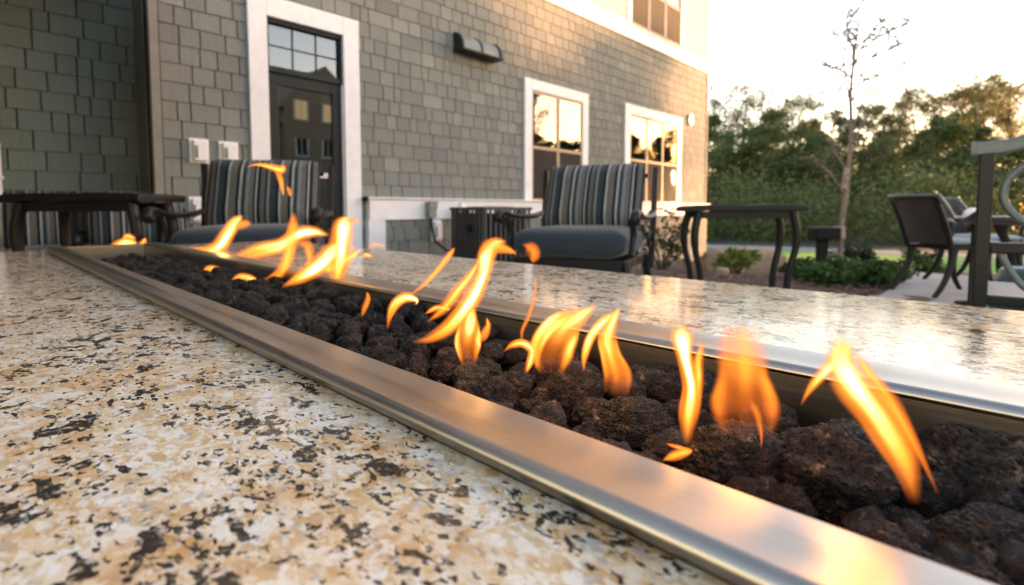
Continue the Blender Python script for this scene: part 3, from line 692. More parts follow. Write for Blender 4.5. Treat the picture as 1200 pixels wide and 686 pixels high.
# broken lava gravel in the bottom of the pan
mb = MB(); b = bmesh.new(); bmesh.ops.create_icosphere(b, subdivisions=2, radius=1); bv = [v.co.copy() for v in b.verts]; bf = [tuple(v.index for v in f.verts) for f in b.faces]; b.free()
for i in range(2200):
    c = Vector((rg.uniform(NX1 + .01, FX0 - .01), rg.uniform(-.3, TY1 - .07), PZ + rg.uniform(.03, .062))); r_ = rg.uniform(.008, .018)
    mb.add([c + v * r_ * (1 + .5 * noise.noise(v * 1.7 + c * 90)) for v in bv], bf, True)
o = mb.build('lava_gravel', M['gravel']); tag(o, 'fine black lava gravel under the larger rocks', 'gravel'); o['kind'] = 'stuff'
# burner jet showing between the rocks
p = on_z(797, 533, RZ - .058); t = thing('burner_jet', 'small brass burner jet glowing between the lava rocks', 'burner jet', p)
MB().tube([(-.012, .012, 0), (.012, -.004, .002)], [.0036, .0030], 12).build('nozzle', M['brass'], t)
MB().lathe([(0, -.03), (.006, -.03), (.006, -.002), (0, -.002)]).build('stem', M['brass'], t)

# ------------------------------------------------------------------ flames
FG = 'gas flames along the fire trough'
fr_ = random.Random(8)
def flame(label, strands, z=None, t=None, depthlean=0.0, light=0.0):
    """strands: list of (points, hollow, hot, alpha); a point is (x, y, width) in picture units at the flame's own distance"""
    t0 = t if t else depth(on_z(strands[0][0][0][0], strands[0][0][0][1], RZ - .088 + (.07 if z is None else z)))
    base = at(strands[0][0][0][0], strands[0][0][0][1], t0)
    root = None
    for si, (pts, hollow, hot, alpha) in enumerate(strands):
        N, K = 46, 40; S = spline(pts, N); V = []; H = []
        ph = fr_.uniform(0, 9)
        P3 = []
        for i, (x, y, w) in enumerate(S):
            u = i / (N - 1); P3.append(at(x, y, t0 + .018 * math.sin(u * 3 + ph) + .004 * si + depthlean * u))
        for i, (x, y, w) in enumerate(S):
            u = i / (N - 1); d = (P3[min(i + 1, N - 1)] - P3[max(i - 1, 0)]).normalized(); view = (P3[i] - C0).normalized()
            a = d.cross(view).normalized(); b_ = a.cross(d).normalized(); wd = max(w, 1.2) / 2 * t0 / FPX * (.62 + .38 * smooth(0, .3, u) if hollow < .4 else 1)
            for j in range(K):
                th = 2 * PI * j / K; cth = math.cos(th)
                wob = 1 + .10 * noise.noise(Vector((u * 5 + ph, cth * .7, si)))
                V.append(P3[i] - base + a * cth * wd * wob + b_ * math.sin(th) * wd * .55 * wob)
                ho = hollow * (1 - smooth(.25, .75, u)); r_ = abs(cth)
                edge = smooth(1.0, .72, r_) if r_ > 0 else 1
                core = math.exp(-(r_ / .62) ** 2)
                ring = math.exp(-((r_ - .74) / .20) ** 2) * 1.15
                prof = core * (1 - ho) + ring * ho + .10 * ho
                streak = .80 + .35 * noise.noise(Vector((cth * 2.6 + ph, u * 3.2, 3 * si + ph)))
                ends = smooth(-.02, .30, u) * smooth(1.0, .78, u) ** .8
                A = max(0, min(1, alpha * prof * streak * ends)) * (edge ** .8)
                heat = max(0, min(1, hot * (prof * .9 + .1) * (.30 + .70 * smooth(.08, .5, u)) * (1 - .35 * smooth(.75, 1, u)) * streak))
                H.append((A, heat, 0, 1))
        F = [(i * K + j, i * K + (j + 1) % K, (i + 1) * K + (j + 1) % K, (i + 1) * K + j) for i in range(N - 1) for j in range(K)]
        me = bpy.data.meshes.new('flame'); me.from_pydata([tuple(v) for v in V], [], F); me.update(); me.materials.append(M['flame'])
        me.polygons.foreach_set('use_smooth', [True] * len(F))
        ca = me.color_attributes.new('gas_mix', 'FLOAT_COLOR', 'POINT'); ca.data.foreach_set('color', [c for h in H for c in h])
        o = bpy.data.objects.new('flame' if si == 0 else 'flame_tongue', me); COL.objects.link(o)
        if si == 0: root = o; o.location = base; tag(o, label, 'flame', FG)
        else: o.parent = root
    if light:
        S = spline(strands[0][0], 9)[4]; ld = bpy.data.lights.new('flame_glow', 'POINT'); ld.energy = light; ld.color = (1.0, .42, .10); ld.shadow_soft_size = .018
        lo = bpy.data.objects.new('flame_glow', ld); COL.objects.link(lo); lo.parent = root; lo.location = at(S[0], S[1], t0) - base
    return root
flame('tall forked flame at the right end, leaning left over the pitted rock', [
    ([(1072, 588, 26), (1058, 540, 40), (1030, 490, 48), (1000, 450, 46), (985, 420, 30), (986, 392, 8)], .15, .95, .95),
    ([(938, 476, 3), (950, 455, 10), (970, 432, 20), (990, 415, 26), (992, 398, 10)], 0, .75, .85),
    ([(1100, 580, 6), (1072, 520, 14), (1045, 470, 20), (1015, 432, 14), (1004, 415, 4)], 0, .45, .7)], z=.085, light=.017)
flame('wide orange see-through flame with a flat top behind the wedge shaped rock', [
    ([(876, 500, 70), (872, 470, 84), (869, 440, 62), (868, 415, 66), (868, 396, 62)], .75, .42, .95),
    ([(892, 528, 3), (892, 508, 7), (888, 488, 12), (880, 470, 10)], 0, .25, .35)], z=.085, light=.017)
flame('slim bright column flame rising beside the burner jet', [
    ([(805, 520, 18), (806, 490, 27), (810, 455, 24), (803, 420, 20), (800, 395, 30), (801, 383, 14)], .1, 1.0, 1.0),
    ([(815, 490, 8), (818, 450, 15), (818, 425, 14), (824, 402, 8)], 0, .5, .75)], z=.06, light=.017)
flame('low flicker of fire at the burner jet', [([(776, 540, 5), (790, 534, 14), (803, 530, 12), (812, 528, 3)], 0, .55, .8), ([(780, 520, 3), (794, 524, 7), (806, 527, 4)], 0, .4, .7)], z=.05)
flame('two legged twisting flame left of the column flame', [
    ([(722, 458, 34), (724, 440, 34), (716, 415, 26), (712, 395, 24), (720, 372, 14), (727, 360, 4)], .45, .8, .9),
    ([(684, 436, 5), (685, 418, 10), (692, 396, 14), (706, 378, 15), (722, 366, 6)], 0, .9, .95)], z=.07, light=.017)
flame('leaf shaped flame with a dark hollow base and pointed tip', [
    ([(646, 436, 34), (648, 410, 54), (660, 386, 46), (680, 371, 24), (700, 358, 4)], .9, .92, 1.0),
    ([(628, 432, 5), (634, 405, 11), (648, 384, 16), (668, 372, 14)], 0, .8, .9)], z=.07, light=.017)
flame('small arched flame with a thin streak above', [
    ([(590, 413, 4), (599, 405, 10), (612, 402, 12), (623, 410, 13), (621, 424, 11), (616, 438, 5)], 0, .72, .95),
    ([(612, 404, 8), (612, 388, 7), (620, 370, 8), (627, 345, 5), (628, 320, 3)], 0, .22, .5)], z=.07)
flame('teardrop shaped flame with a hollow base', [([(549, 425, 20), (548, 400, 34), (551, 380, 24), (555, 360, 6)], .85, .85, 1.0)], z=.07, light=.017)
flame('long sweeping flame curling up to a hooked top in the middle', [
    ([(484, 401, 6), (505, 396, 19), (530, 380, 25), (552, 352, 26), (566, 322, 22), (570, 300, 26), (580, 286, 20), (594, 284, 6)], 0, .92, 1.0),
    ([(500, 378, 5), (518, 364, 15), (536, 342, 18), (552, 322, 12), (562, 305, 5)], 0, .55, .8),
    ([(560, 300, 8), (574, 290, 24), (592, 292, 14), (606, 298, 3)], 0, .45, .7),
    ([(498, 368, 4), (512, 361, 9), (528, 363, 4)], 0, .6, .8)], z=.07, light=.017)
flame('small curled flame with a fine streak drifting off it', [
    ([(454, 386, 5), (457, 370, 10), (464, 356, 14), (476, 349, 15), (488, 352, 7), (487, 358, 2)], 0, .85, 1.0),
    ([(477, 348, 3), (494, 336, 7), (512, 318, 9), (526, 300, 10), (533, 290, 3)], 0, .5, .7)], z=.07)
flame('upright flame in front of the white door casing', [
    ([(390, 342, 10), (395, 322, 22), (399, 298, 32), (401, 275, 28), (404, 262, 25), (408, 254, 8)], .1, .92, 1.0),
    ([(330, 337, 6), (350, 326, 19), (372, 312, 28), (390, 296, 28), (402, 280, 10)], 0, .9, .95),
    ([(404, 260, 8), (414, 258, 10), (420, 262, 2)], 0, .35, .6)], z=.06, light=.017)
flame('thin orange vertical flame left of the white casing', [
    ([(298, 331, 6), (318, 327, 12), (333, 314, 16), (340, 290, 19), (343, 268, 16), (344, 248, 5)], 0, .5, .8)], z=.06)
flame('pale wavy flame lying along the trough under the striped chair', [
    ([(262, 306, 6), (284, 300, 21), (308, 293, 22), (330, 288, 21), (350, 275, 20), (368, 272, 16), (386, 276, 5)], 0, .95, .95),
    ([(345, 285, 8), (360, 288, 16), (364, 305, 10), (366, 318, 2)], 0, .4, .6),
    ([(268, 308, 5), (262, 318, 8), (272, 322, 2)], 0, .6, .8)], z=.06, light=.017)
flame('low leaning flame with an orange wisp at the tip, far half of the trough', [
    ([(214, 302, 6), (235, 298, 18), (255, 290, 21), (266, 274, 19), (276, 260, 15), (284, 253, 5)], 0, .92, .95),
    ([(274, 268, 5), (284, 263, 15), (294, 262, 5)], 0, .35, .6)], z=.06, light=.017)
flame('tiny curl of flame low on the rocks below the wavy flame', [([(236, 320, 5), (246, 315, 10), (258, 318, 9), (264, 328, 4)], 0, .7, .9)], z=.06)
flame('low flat flame over the rocks right of the tiny curl', [([(270, 330, 5), (282, 325, 12), (294, 327, 10), (302, 330, 4)], 0, .7, .9)], z=.06)
flame('small flame cluster at the far end of the trough', [
    ([(126, 290, 4), (140, 286, 12), (152, 284, 14), (160, 286, 5)], 0, .8, .9), ([(143, 281, 4), (150, 277, 8), (158, 280, 4)], 0, .6, .8), ([(150, 300, 4), (151, 296, 10), (152, 291, 4)], 0, .8, .9), ([(162, 287, 4), (168, 284, 8), (170, 279, 2)], 0, .55, .8)], z=.06)
flame('small tan flicker between the leaning flame and the far end', [([(202, 300, 4), (210, 296, 8), (217, 291, 4)], 0, .45, .8)], z=.06)
flame('low ragged flame behind the upright flame along the far trough wall', [([(352, 330, 6), (372, 322, 16), (392, 312, 18), (412, 300, 12), (424, 292, 3)], 0, .75, .85), ([(372, 335, 4), (384, 318, 10), (388, 300, 5)], 0, .6, .8)], z=.06)
flame('thin low flame between the wavy flame and the leaning flame', [([(196, 297, 4), (224, 294, 10), (252, 296, 12), (276, 300, 9), (292, 297, 3)], 0, .7, .85)], z=.065)
flame('small blue edged flame on the rocks left of the curled flame', [([(424, 372, 4), (427, 362, 9), (431, 350, 8), (430, 342, 2)], 0, .35, .55)], z=.07)
flame('low pale flame under the long sweeping flame', [([(560, 402, 4), (566, 394, 12), (572, 382, 9), (570, 372, 2)], .3, .5, .6)], z=.075)
flame('detached wisp of flame floating in front of the striped cushion', [
    ([(288, 196, 2), (302, 193, 5), (318, 196, 10), (330, 199, 12), (333, 193, 3)], 0, .55, .85), ([(322, 197, 7), (328, 208, 9), (331, 222, 5), (332, 230, 2)], 0, .4, .75)], t=1.0)
flame('tiny orange spark of flame beside the wisp', [([(336, 218, 2), (339, 224, 7), (340, 231, 2)], 0, .25, .6)], t=1.0)
flame('faint orange puff of flame in front of the blue cushion', [([(612, 286, 4), (622, 291, 18), (626, 299, 18), (624, 308, 4)], 0, .2, .75)], t=.95)
flame('short glowing flicker low behind the upright flame', [([(424, 302, 3), (429, 299, 8), (436, 301, 3)], 0, .7, .7), ([(430, 290, 3), (440, 287, 5), (452, 289, 2)], 0, .45, .7)], t=1.05)

# each small rock is told by where it lies: across the trough, and by the flame nearest to it
near_flames = [('the rightmost forked flame', 1040, 560), ('the wide orange flame', 876, 500), ('the column flame', 805, 520), ('the two legged flame', 722, 458), ('the leaf shaped flame', 646, 436), ('the small arched flame', 600, 425), ('the teardrop flame', 549, 425), ('the long sweeping flame', 490, 400), ('the small curled flame', 455, 386), ('the upright flame', 390, 342), ('the thin orange flame', 305, 331), ('the pale wavy flame', 262, 306), ('the low leaning flame', 214, 302), ('the far end flames', 140, 292)]
near_flames = [(n, on_z(a, b, RZ - .02)) for n, a, b in near_flames]
for o, x, y, r_ in small_rocks:
    nm = min(near_flames, key=lambda q: (q[1].x - x) ** 2 * .3 + (q[1].y - y) ** 2)[0]
    side = 'close to the near steel rim' if x < NX1 + .085 else 'against the far trough wall' if x > FX0 - .085 else 'mid trough'
    o['label'] = ('larger' if r_ > .0245 else 'smaller') + ' dark lava rock ' + side + ' by ' + nm

# ------------------------------------------------------------------ furniture
def lounge_chair(label, loc, rz, group='cushioned lounge chairs round the fire table'):
    t = thing('lounge_chair', label, 'chair', loc, rz, group)     # front faces -Y
    sc = MB().cushion(.74, .70, .21, .17, .22, nu=72, nv=32, box=.30).build('seat_cushion', M['blue'], t, (0, -.02, .505))
    MB().tube([(.355 * math.copysign(abs(math.cos(a)) ** .22, math.cos(a)), .345 * math.copysign(abs(math.sin(a)) ** .22, math.sin(a)), .0) for a in [2 * PI * i / 64 for i in range(65)]], .006, 6).build('piping', M['blue'], sc)
    bc = MB().cushion(.72, .50, .18, .15, .5, nu=72, nv=32, box=.42).build('back_cushion', M['stripes'], t, (0, .285, .812)); bc.rotation_euler = (R(69), 0, 0)
    fr = MB()
    fr.bx(-.37, .37, -.36, -.32, .34, .41).bx(-.37, .37, .32, .36, .34, .41); fr.bx(-.37, -.33, -.32, .32, .345, .405).bx(.33, .37, -.32, .32, .345, .405)
    fr.build('seat_frame', M['iron'], t, bevel=.006)
    MB().tube([(-.30, .36, .40), (-.30, .42, .95)], .014, 6).tube([(0, .37, .40), (0, .43, .98)], .014, 6).tube([(.30, .36, .40), (.30, .42, .95)], .014, 6).tube([(-.37, .43, .96), (0, .445, .985), (.37, .43, .96)], .018, 8).build('back_frame', M['iron'], t)
    for s in (-1, 1):
        MB().tube([(.41 * s, .34, .30), (.415 * s, .40, .60), (.42 * s, .455, 1.02)], [.030, .028, .026], 4, smooth=False).build('back_post', M['iron'], t, bevel=.004)
        arm = [(.41 * s, .40, .70), (.425 * s, .25, .675), (.43 * s, .0, .665), (.43 * s, -.22, .675), (.435 * s, -.36, .70), (.435 * s, -.42, .685), (.435 * s, -.43, .655), (.435 * s, -.40, .64)]
        a = MB().tube([p[:3] for p in spline(arm, 28)], .030, 8, flat=.6).build('arm', M['iron'], t)
        MB().tube([(p[0], p[1], p[2]) for p in spline([(.405 * s, -.34, .66), (.405 * s, -.30, .55), (.405 * s, -.36, .44)], 10)], .022, 6).build('arm_post', M['iron'], t)
        MB().tube([p for p in spline([(.41 * s, .36, .50), (.41 * s, .30, .56), (.41 * s, .22, .52), (.41 * s, .25, .46), (.41 * s, .29, .49)], 20)], .012, 6).build('scroll', M['iron'], t)
        MB().tube(spline([(.37 * s, -.34, .40), (.385 * s, -.37, .22), (.375 * s, -.345, .0)], 10), [.028] * 5 + [.022] * 5, 6).build('leg', M['iron'], t)
        MB().tube(spline([(.37 * s, .34, .40), (.385 * s, .39, .2), (.39 * s, .44, .0)], 10), [.028] * 5 + [.022] * 5, 6).build('leg', M['iron'], t)
    return t
p1 = at(302, 268, 3.30); p2 = at(694, 275, 3.50)
c1 = lounge_chair('striped back lounge chair in front of the glazed door', (p1.x, p1.y + .05, .06), R(-34))
c2 = dup(c1, (p2.x + .0, p2.y + .085, .045), R(-70), 'striped back lounge chair with blue seat before the right windows')
q1 = at(90, 280, 4.05); q2 = at(160, 280, 4.0)
c3 = dup(c1, (q1.x - .05, q1.y + .25, -.13), R(-4), 'shaded lounge chair at far left behind the dark side table, arm end showing')
c4 = dup(c1, (q2.x + .12, q2.y + .33, -.13), R(-8), 'shaded striped lounge chair between the left side table and the recessed wall')

def side_table(label, pa, pb, w, topz, group='dark metal side tables with curved legs', rz=0.0, legs=None):
    c = (Vector(pa) + Vector(pb)) / 2; d = Vector(pb) - Vector(pa); L = math.hypot(d.x, d.y); rz = math.atan2(d.y, d.x)
    t = thing('side_table', label, 'table', (c.x, c.y, 0), rz, group)
    pts = [(-L / 2 + .0, topz - .012), (-L / 2 + .05, topz), (-L * .2, topz + .004), (0, topz + .002), (L * .2, topz + .007), (L / 2 - .05, topz + .004), (L / 2, topz - .006)]
    poly = pts + [(p, z - .045 + (.006 if abs(p) > L * .45 else 0)) for p, z in reversed(pts)]
    MB().prism(poly, 'y', -w / 2, w / 2).build('table_top', M['iron'], t, bevel=.008)
    MB().bx(-L / 2 + .09, L / 2 - .09, -w / 2 + .05, -w / 2 + .07, topz - .10, topz - .045).bx(-L / 2 + .09, L / 2 - .09, w / 2 - .07, w / 2 - .05, topz - .10, topz - .045).build('apron', M['iron'], t, bevel=.004)
    for s in (-1, 1):
        for k in (-1, 1):
            x = (L / 2 - .085) * s; y = (w / 2 - .06) * k
            MB().tube([q for q in spline([(x, y, topz - .05), (x + .030 * s, y + .01 * k, topz - .20), (x + .022 * s, y + .01 * k, topz - .34), (x - .02 * s, y, topz - .52), (x - .02 * s, y, topz * .12), (x + .02 * s, y, 0)], 22)], [.036] * 8 + [.030] * 14, 8, flat=.8).build('leg', M['iron'], t)
    return t
side_table('dark metal side table with four curved legs before the lit corner', at(800, 242, 4.0), at(933, 240, 4.0), .34, .795)
side_table('black side table in the shade before the recessed wall', at(36, 226, 3.1), at(192, 229, 3.1), .42, .85)

def dining_chair(label, loc, rz, group='patio dining chairs at the right'):
    # klismos shape: sabre legs, low curved arms sweeping from the back; front faces +X
    t = thing('dining_chair', label, 'chair', loc, rz, group)
    MB().cushion(.50, .50, .07, .3, .3).build('seat_cushion', M['seatpale'], t, (0, 0, .475))
    MB().bx(-.25, .25, -.25, .25, .41, .445).build('seat_frame', M['iron'], t, bevel=.01)
    bk = MB(); n = 14; V = []
    for i in range(n + 1):
        u = -1 + 2 * i / n
        for z, back in ((.46, .0), (.66, .07), (.88, .17)):
            for th in (0, .022): V.append((-.245 - back - .05 * (1 - u * u) + th, u * (.235 + .03 * (z - .46)), z))
    F = []
    for i in range(n):
        a, b = i * 6, (i + 1) * 6
        for k in (0, 2): F += [(a + k, b + k, b + k + 2, a + k + 2), (a + k + 1, a + k + 3, b + k + 3, b + k + 1)]
        F += [(a, a + 1, b + 1, b), (a + 4, b + 4, b + 5, a + 5)]
    F += [(0, 2, 3, 1), (2, 4, 5, 3), (n * 6, n * 6 + 1, n * 6 + 3, n * 6 + 2), (n * 6 + 2, n * 6 + 3, n * 6 + 5, n * 6 + 4)]
    bk.add(V, F, True); bk.build('backrest', M['sling'], t)
    MB().tube([(-.42 - .05 * (1 - u * u), u * .27, .885) for u in [-1 + .125 * i for i in range(17)]], .016, 8).build('top_rail', M['ironpale'], t)
    for s in (-1, 1):
        MB().tube(spline([(-.42, .27 * s, .885), (-.36, .285 * s, .80), (-.28, .29 * s, .69), (-.16, .29 * s, .655), (.0, .285 * s, .65), (.18, .275 * s, .655), (.24, .27 * s, .63)], 26), .018, 8).build('arm', M['ironpale'], t)
        MB().tube(spline([(.21, .265 * s, .64), (.20, .25 * s, .52), (.21, .24 * s, .43)], 8), .017, 8).build('arm_post', M['iron'], t)
        MB().tube(spline([(-.40, .24 * s, .85), (-.28, .24 * s, .55), (-.25, .235 * s, .42)], 10), .020, 6).build('back_post', M['iron'], t)
        MB().tube(spline([(-.22, .22 * s, .42), (-.235, .225 * s, .28), (-.30, .235 * s, .12), (-.385, .24 * s, 0)], 14), [.030 - .0008 * i for i in range(14)], 6).build('leg', M['iron'], t)
        MB().tube(spline([(.22, .22 * s, .42), (.205, .225 * s, .28), (.23, .235 * s, .12), (.30, .24 * s, 0)], 14), [.030 - .0008 * i for i in range(14)], 6).build('leg', M['iron'], t)
    return t
pa = at(1116, 338, 4.75)
dc = dining_chair('klismos style patio dining chair seen from the side, nearest the planting bed', (pa.x, pa.y, 0), R(-44))
pb = at(1147, 332, 5.45)
dup(dc, (pb.x, pb.y, 0), R(-120), 'dining chair partly hidden behind the klismos style chair, its pale top rail showing')
# scroll backed armchair at the right edge
pc = at(1150, 300, 1.95)
t = thing('armchair', 'large dark cast metal armchair with scrollwork back at right edge', 'chair', (pc.x, pc.y, 0), R(-86))   # local X runs along the back to the right, front is +Y
post = MB().prism([(-.022, -.02), (.022, -.02), (.022, .02), (-.022, .02)], 'z', 0, .985).build('back_post', M['iron'], t, bevel=.006)
MB().prism([(.54, -.03), (.60, -.03), (.60, .03), (.54, .03)], 'z', 0, .985).build('back_post', M['iron'], t, bevel=.006)
MB().tube(spline([(-.045, 0, .985), (.05, 0, .99), (.16, 0, 1.02), (.285, 0, 1.035), (.42, 0, 1.02), (.61, 0, .985)], 26), .034, 4, flat=1, smooth=False).build('top_rail', M['ironpale'], t, bevel=.006)
MB().tube(spline([(.285 + .235 * math.cos(a), 0, .82 + .155 * math.sin(a)) for a in [2 * PI * i / 24 for i in range(25)]], 72), .014, 8).build('oval_ring', M['ironpale'], t)
for s in (-1, 1):
    MB().tube([(.285 + s * (.105 - .085 * u * math.cos(u * 9)), 0, .82 + .085 * u * math.sin(u * 9)) for u in [i / 40 for i in range(4, 41)]], .012, 8).build('scroll', M['ironpale'], t)
    MB().tube(spline([(.285 + s * .28, .02, .755), (.285 + s * .31, .12, .725), (.285 + s * .32, .3, .715), (.285 + s * .31, .5, .70), (.285 + s * .30, .55, .67)], 24), .024, 8, flat=.7).build('arm', M['iron'], t)
    MB().tube(spline([(.285 + s * .28, .52, .69), (.285 + s * .26, .50, .4), (.285 + s * .27, .54, 0)], 14), .024, 8).build('leg', M['iron'], t)
MB().bx(-.0, .57, .02, .55, .40, .44).build('seat_frame', M['iron'], t, bevel=.008)
MB().bx(.02, .55, -.018, .018, .60, .64).build('lower_rail', M['iron'], t, bevel=.006)
MB().bx(.03, .55, -.015, .02, .20, .23).build('stretcher', M['polished'], t, bevel=.006)  # pale metal gives the rail its lit look by colour
MB().tube(spline([(.05, 0, .60), (.12, 0, .48), (.24, 0, .43), (.3, 0, .47)], 20), .012, 8).build('scroll', M['ironpale'], t)
# dining table behind it, teal pot below
pt = at(1235, 268, 3.4)
t = thing('dining_table', 'round dark topped patio dining table behind the scrollwork armchair', 'table', (pt.x, pt.y, 0))
MB().lathe([(0, .665), (.47, .665), (.50, .68), (.51, .70), (.50, .715), (0, .72)], n=48).build('table_top', M['tabletop'], t)
for k in range(4):
    a = PI / 4 + k * PI / 2; MB().tube(spline([(.38 * math.cos(a), .38 * math.sin(a), .66), (.26 * math.cos(a), .26 * math.sin(a), .4), (.34 * math.cos(a), .34 * math.sin(a), .12), (.42 * math.cos(a), .42 * math.sin(a), 0)], 16), .022, 8).build('leg', M['iron'], t)
pp = at(1212, 345, 2.6)
t = thing('ceramic_stool', 'teal glazed barrel shaped garden stool at the right edge', 'stool', (pp.x, pp.y, 0))
MB().lathe([(0, 0), (.13, 0), (.145, .03), (.165, .14), (.17, .24), (.16, .36), (.135, .455), (.12, .47), (0, .475)], n=36).build('body', M['teal'], t)
MB().lathe([(.171, .06), (.176, .07), (.176, .085), (.171, .095)], n=36).build('band', M['teal'], t)
pn = at(1141, 254, 4.15)
t = thing('glare_ball', 'small pale ball standing in for glare behind the armchair post', 'glare ball', pn)  # added ball, coloured pale in place of glare on a chair arm
MB().lathe([(0, -.065), (.04, -.055), (.065, -.02), (.07, .015), (.055, .05), (.03, .066), (0, .07)], n=20).build('globe', M['whitebox'], t)
MB().tube([(0, 0, -.065), (0, 0, -pn.z + .02)], .012, 8).build('stem', M['iron'], t); MB().lathe([(0, -pn.z), (.09, -pn.z), (.09, -pn.z + .02), (0, -pn.z + .03)]).build('base', M['iron'], t)

# ------------------------------------------------------------------ planting
def leaf_cloud(mb, c, rx, ry, rz, n, size, rg, flat=.35):
    for i in range(n):
        d = Vector((rg.gauss(0, 1), rg.gauss(0, 1), rg.gauss(0, 1))).normalized() * rg.random() ** flat
        p = Vector(c) + Vector((d.x * rx, d.y * ry, d.z * rz)); s = size * rg.uniform(.6, 1.35)
        a = Vector((rg.gauss(0, 1), rg.gauss(0, 1), rg.gauss(0, .6))).normalized(); b = a.cross(Vector((rg.gauss(0, 1), rg.gauss(0, 1), rg.gauss(0, 1)))).normalized()
        mb.v += [tuple(p - a * s), tuple(p + b * s * .42), tuple(p + a * s), tuple(p - b * s * .42)]; k = len(mb.v) - 4
        mb.f.append((k, k + 1, k + 2, k + 3)); mb.sm.append(False)
def shrub(name, label, loc, rx, rz, m, n, size, seed, clumps=12):
    rg = random.Random(seed); t = thing(name, label, 'shrub', loc); st = MB(); lf = MB()
    for i in range(clumps):
        a = rg.uniform(0, 2 * PI); r_ = rx * math.sqrt(rg.random()) * .85; z = rz * rg.uniform(.35, 1.0) * (1 - .35 * (r_ / rx) ** 2)
        e = Vector((r_ * math.cos(a), r_ * math.sin(a), z)); st.tube([(0, 0, -.05), tuple(e * .5 + Vector((0, 0, z * .1))), tuple(e)], [.012, .008, .004], 5)
        leaf_cloud(lf, e, rx * .33, rx * .33, rz * .24, n // clumps, size, rg, .5)
    st.build('stem', M['bark'], t); lf.build('foliage', m, t); return t
def gp(px, py, t): p = at(px, py, t); return (p.x, p.y, gh(p.x, p.y) + .03)
shrub('shrub', 'loose green shrub at the foot of the sunlit wall by the blue chair', gp(776, 315, 8.2), .45, .95, M['darkleaf'], 700, .045, 2, 16)
shrub('shrub', 'small rounded yellow green shrub under the side table', gp(862, 325, 6.9), .30, .40, M['shruby'], 1500, .030, 3, 14)
shrub('shrub', 'large spreading green shrub in the bed below the slender tree', gp(985, 350, 5.7), .58, .27, M['shrubleaf'], 3600, .038, 4, 30)
shrub('shrub', 'low dark green shrub beside the patio edge', gp(1035, 330, 6.3), .30, .22, M['darkleaf'], 900, .034, 5, 10)
shrub('shrub', 'dark upright shrub behind the post of the dark box', gp(998, 306, 8.9), .36, .66, M['darkleaf'], 1300, .04, 6, 14)
shrub('shrub', 'low green clump behind the dining chair beyond the patio', gp(1078, 312, 9.0), .35, .62, M['shrubleaf'], 900, .045, 7, 12)
# boulder
def boulder(label, loc, sx, sy, sz, rz, seed):
    b = bmesh.new(); bmesh.ops.create_icosphere(b, subdivisions=4, radius=1); off = Vector((seed * 3.1, 1, 2))
    for v in b.verts:
        d = v.co.normalized(); q = Vector([math.copysign(abs(c) ** .55, c) for c in d]); r_ = 1 + .10 * noise.noise(d * 2 + off) + .05 * noise.noise(d * 6 + off)
        v.co = Vector((q.x * sx, q.y * sy, q.z * sz)) * r_
    me = bpy.data.meshes.new('boulder'); b.to_mesh(me); b.free(); me.materials.append(M['stone']); me.polygons.foreach_set('use_smooth', [True] * len(me.polygons))
    o = bpy.data.objects.new('boulder', me); COL.objects.link(o); o.location = loc; o.rotation_euler = (0, 0, rz); return tag(o, label, 'boulder')
pbd = at(870, 302, 9.2); boulder('long low tan boulder in the mulch bed near the building corner', (pbd.x, pbd.y, gh(pbd.x, pbd.y) + .20), .70, .32, .31, YAW - PI / 2, 1)
pbd = at(846, 331, 6.4); boulder('small pale stone at the bed edge under the side table', (pbd.x, pbd.y, gh(pbd.x, pbd.y) + .06), .11, .08, .09, .4, 2)
# dark box on posts beside the young tree
pbx = at(968, 274, 8.6); gz = gh(pbx.x, pbx.y)
t = thing('utility_box', 'dark box on a post with its lit end coloured pale beside the slender tree', 'box', (pbx.x, pbx.y, gz), YAW - PI / 2)
MB().bx(-.24, .17, -.14, .14, pbx.z - gz - .10, pbx.z - gz + .11).build('body', M['black'], t, bevel=.03)
MB().bx(.172, .25, -.13, .13, pbx.z - gz - .09, pbx.z - gz + .12).build('lit_end_tone', M['wrap_and_lit_end'], t, bevel=.02)  # pale panel paints the light on this end into its colour
MB().bx(-.14, .02, -.05, .05, -.1, pbx.z - gz - .102).build('post', M['black'], t, bevel=.008)

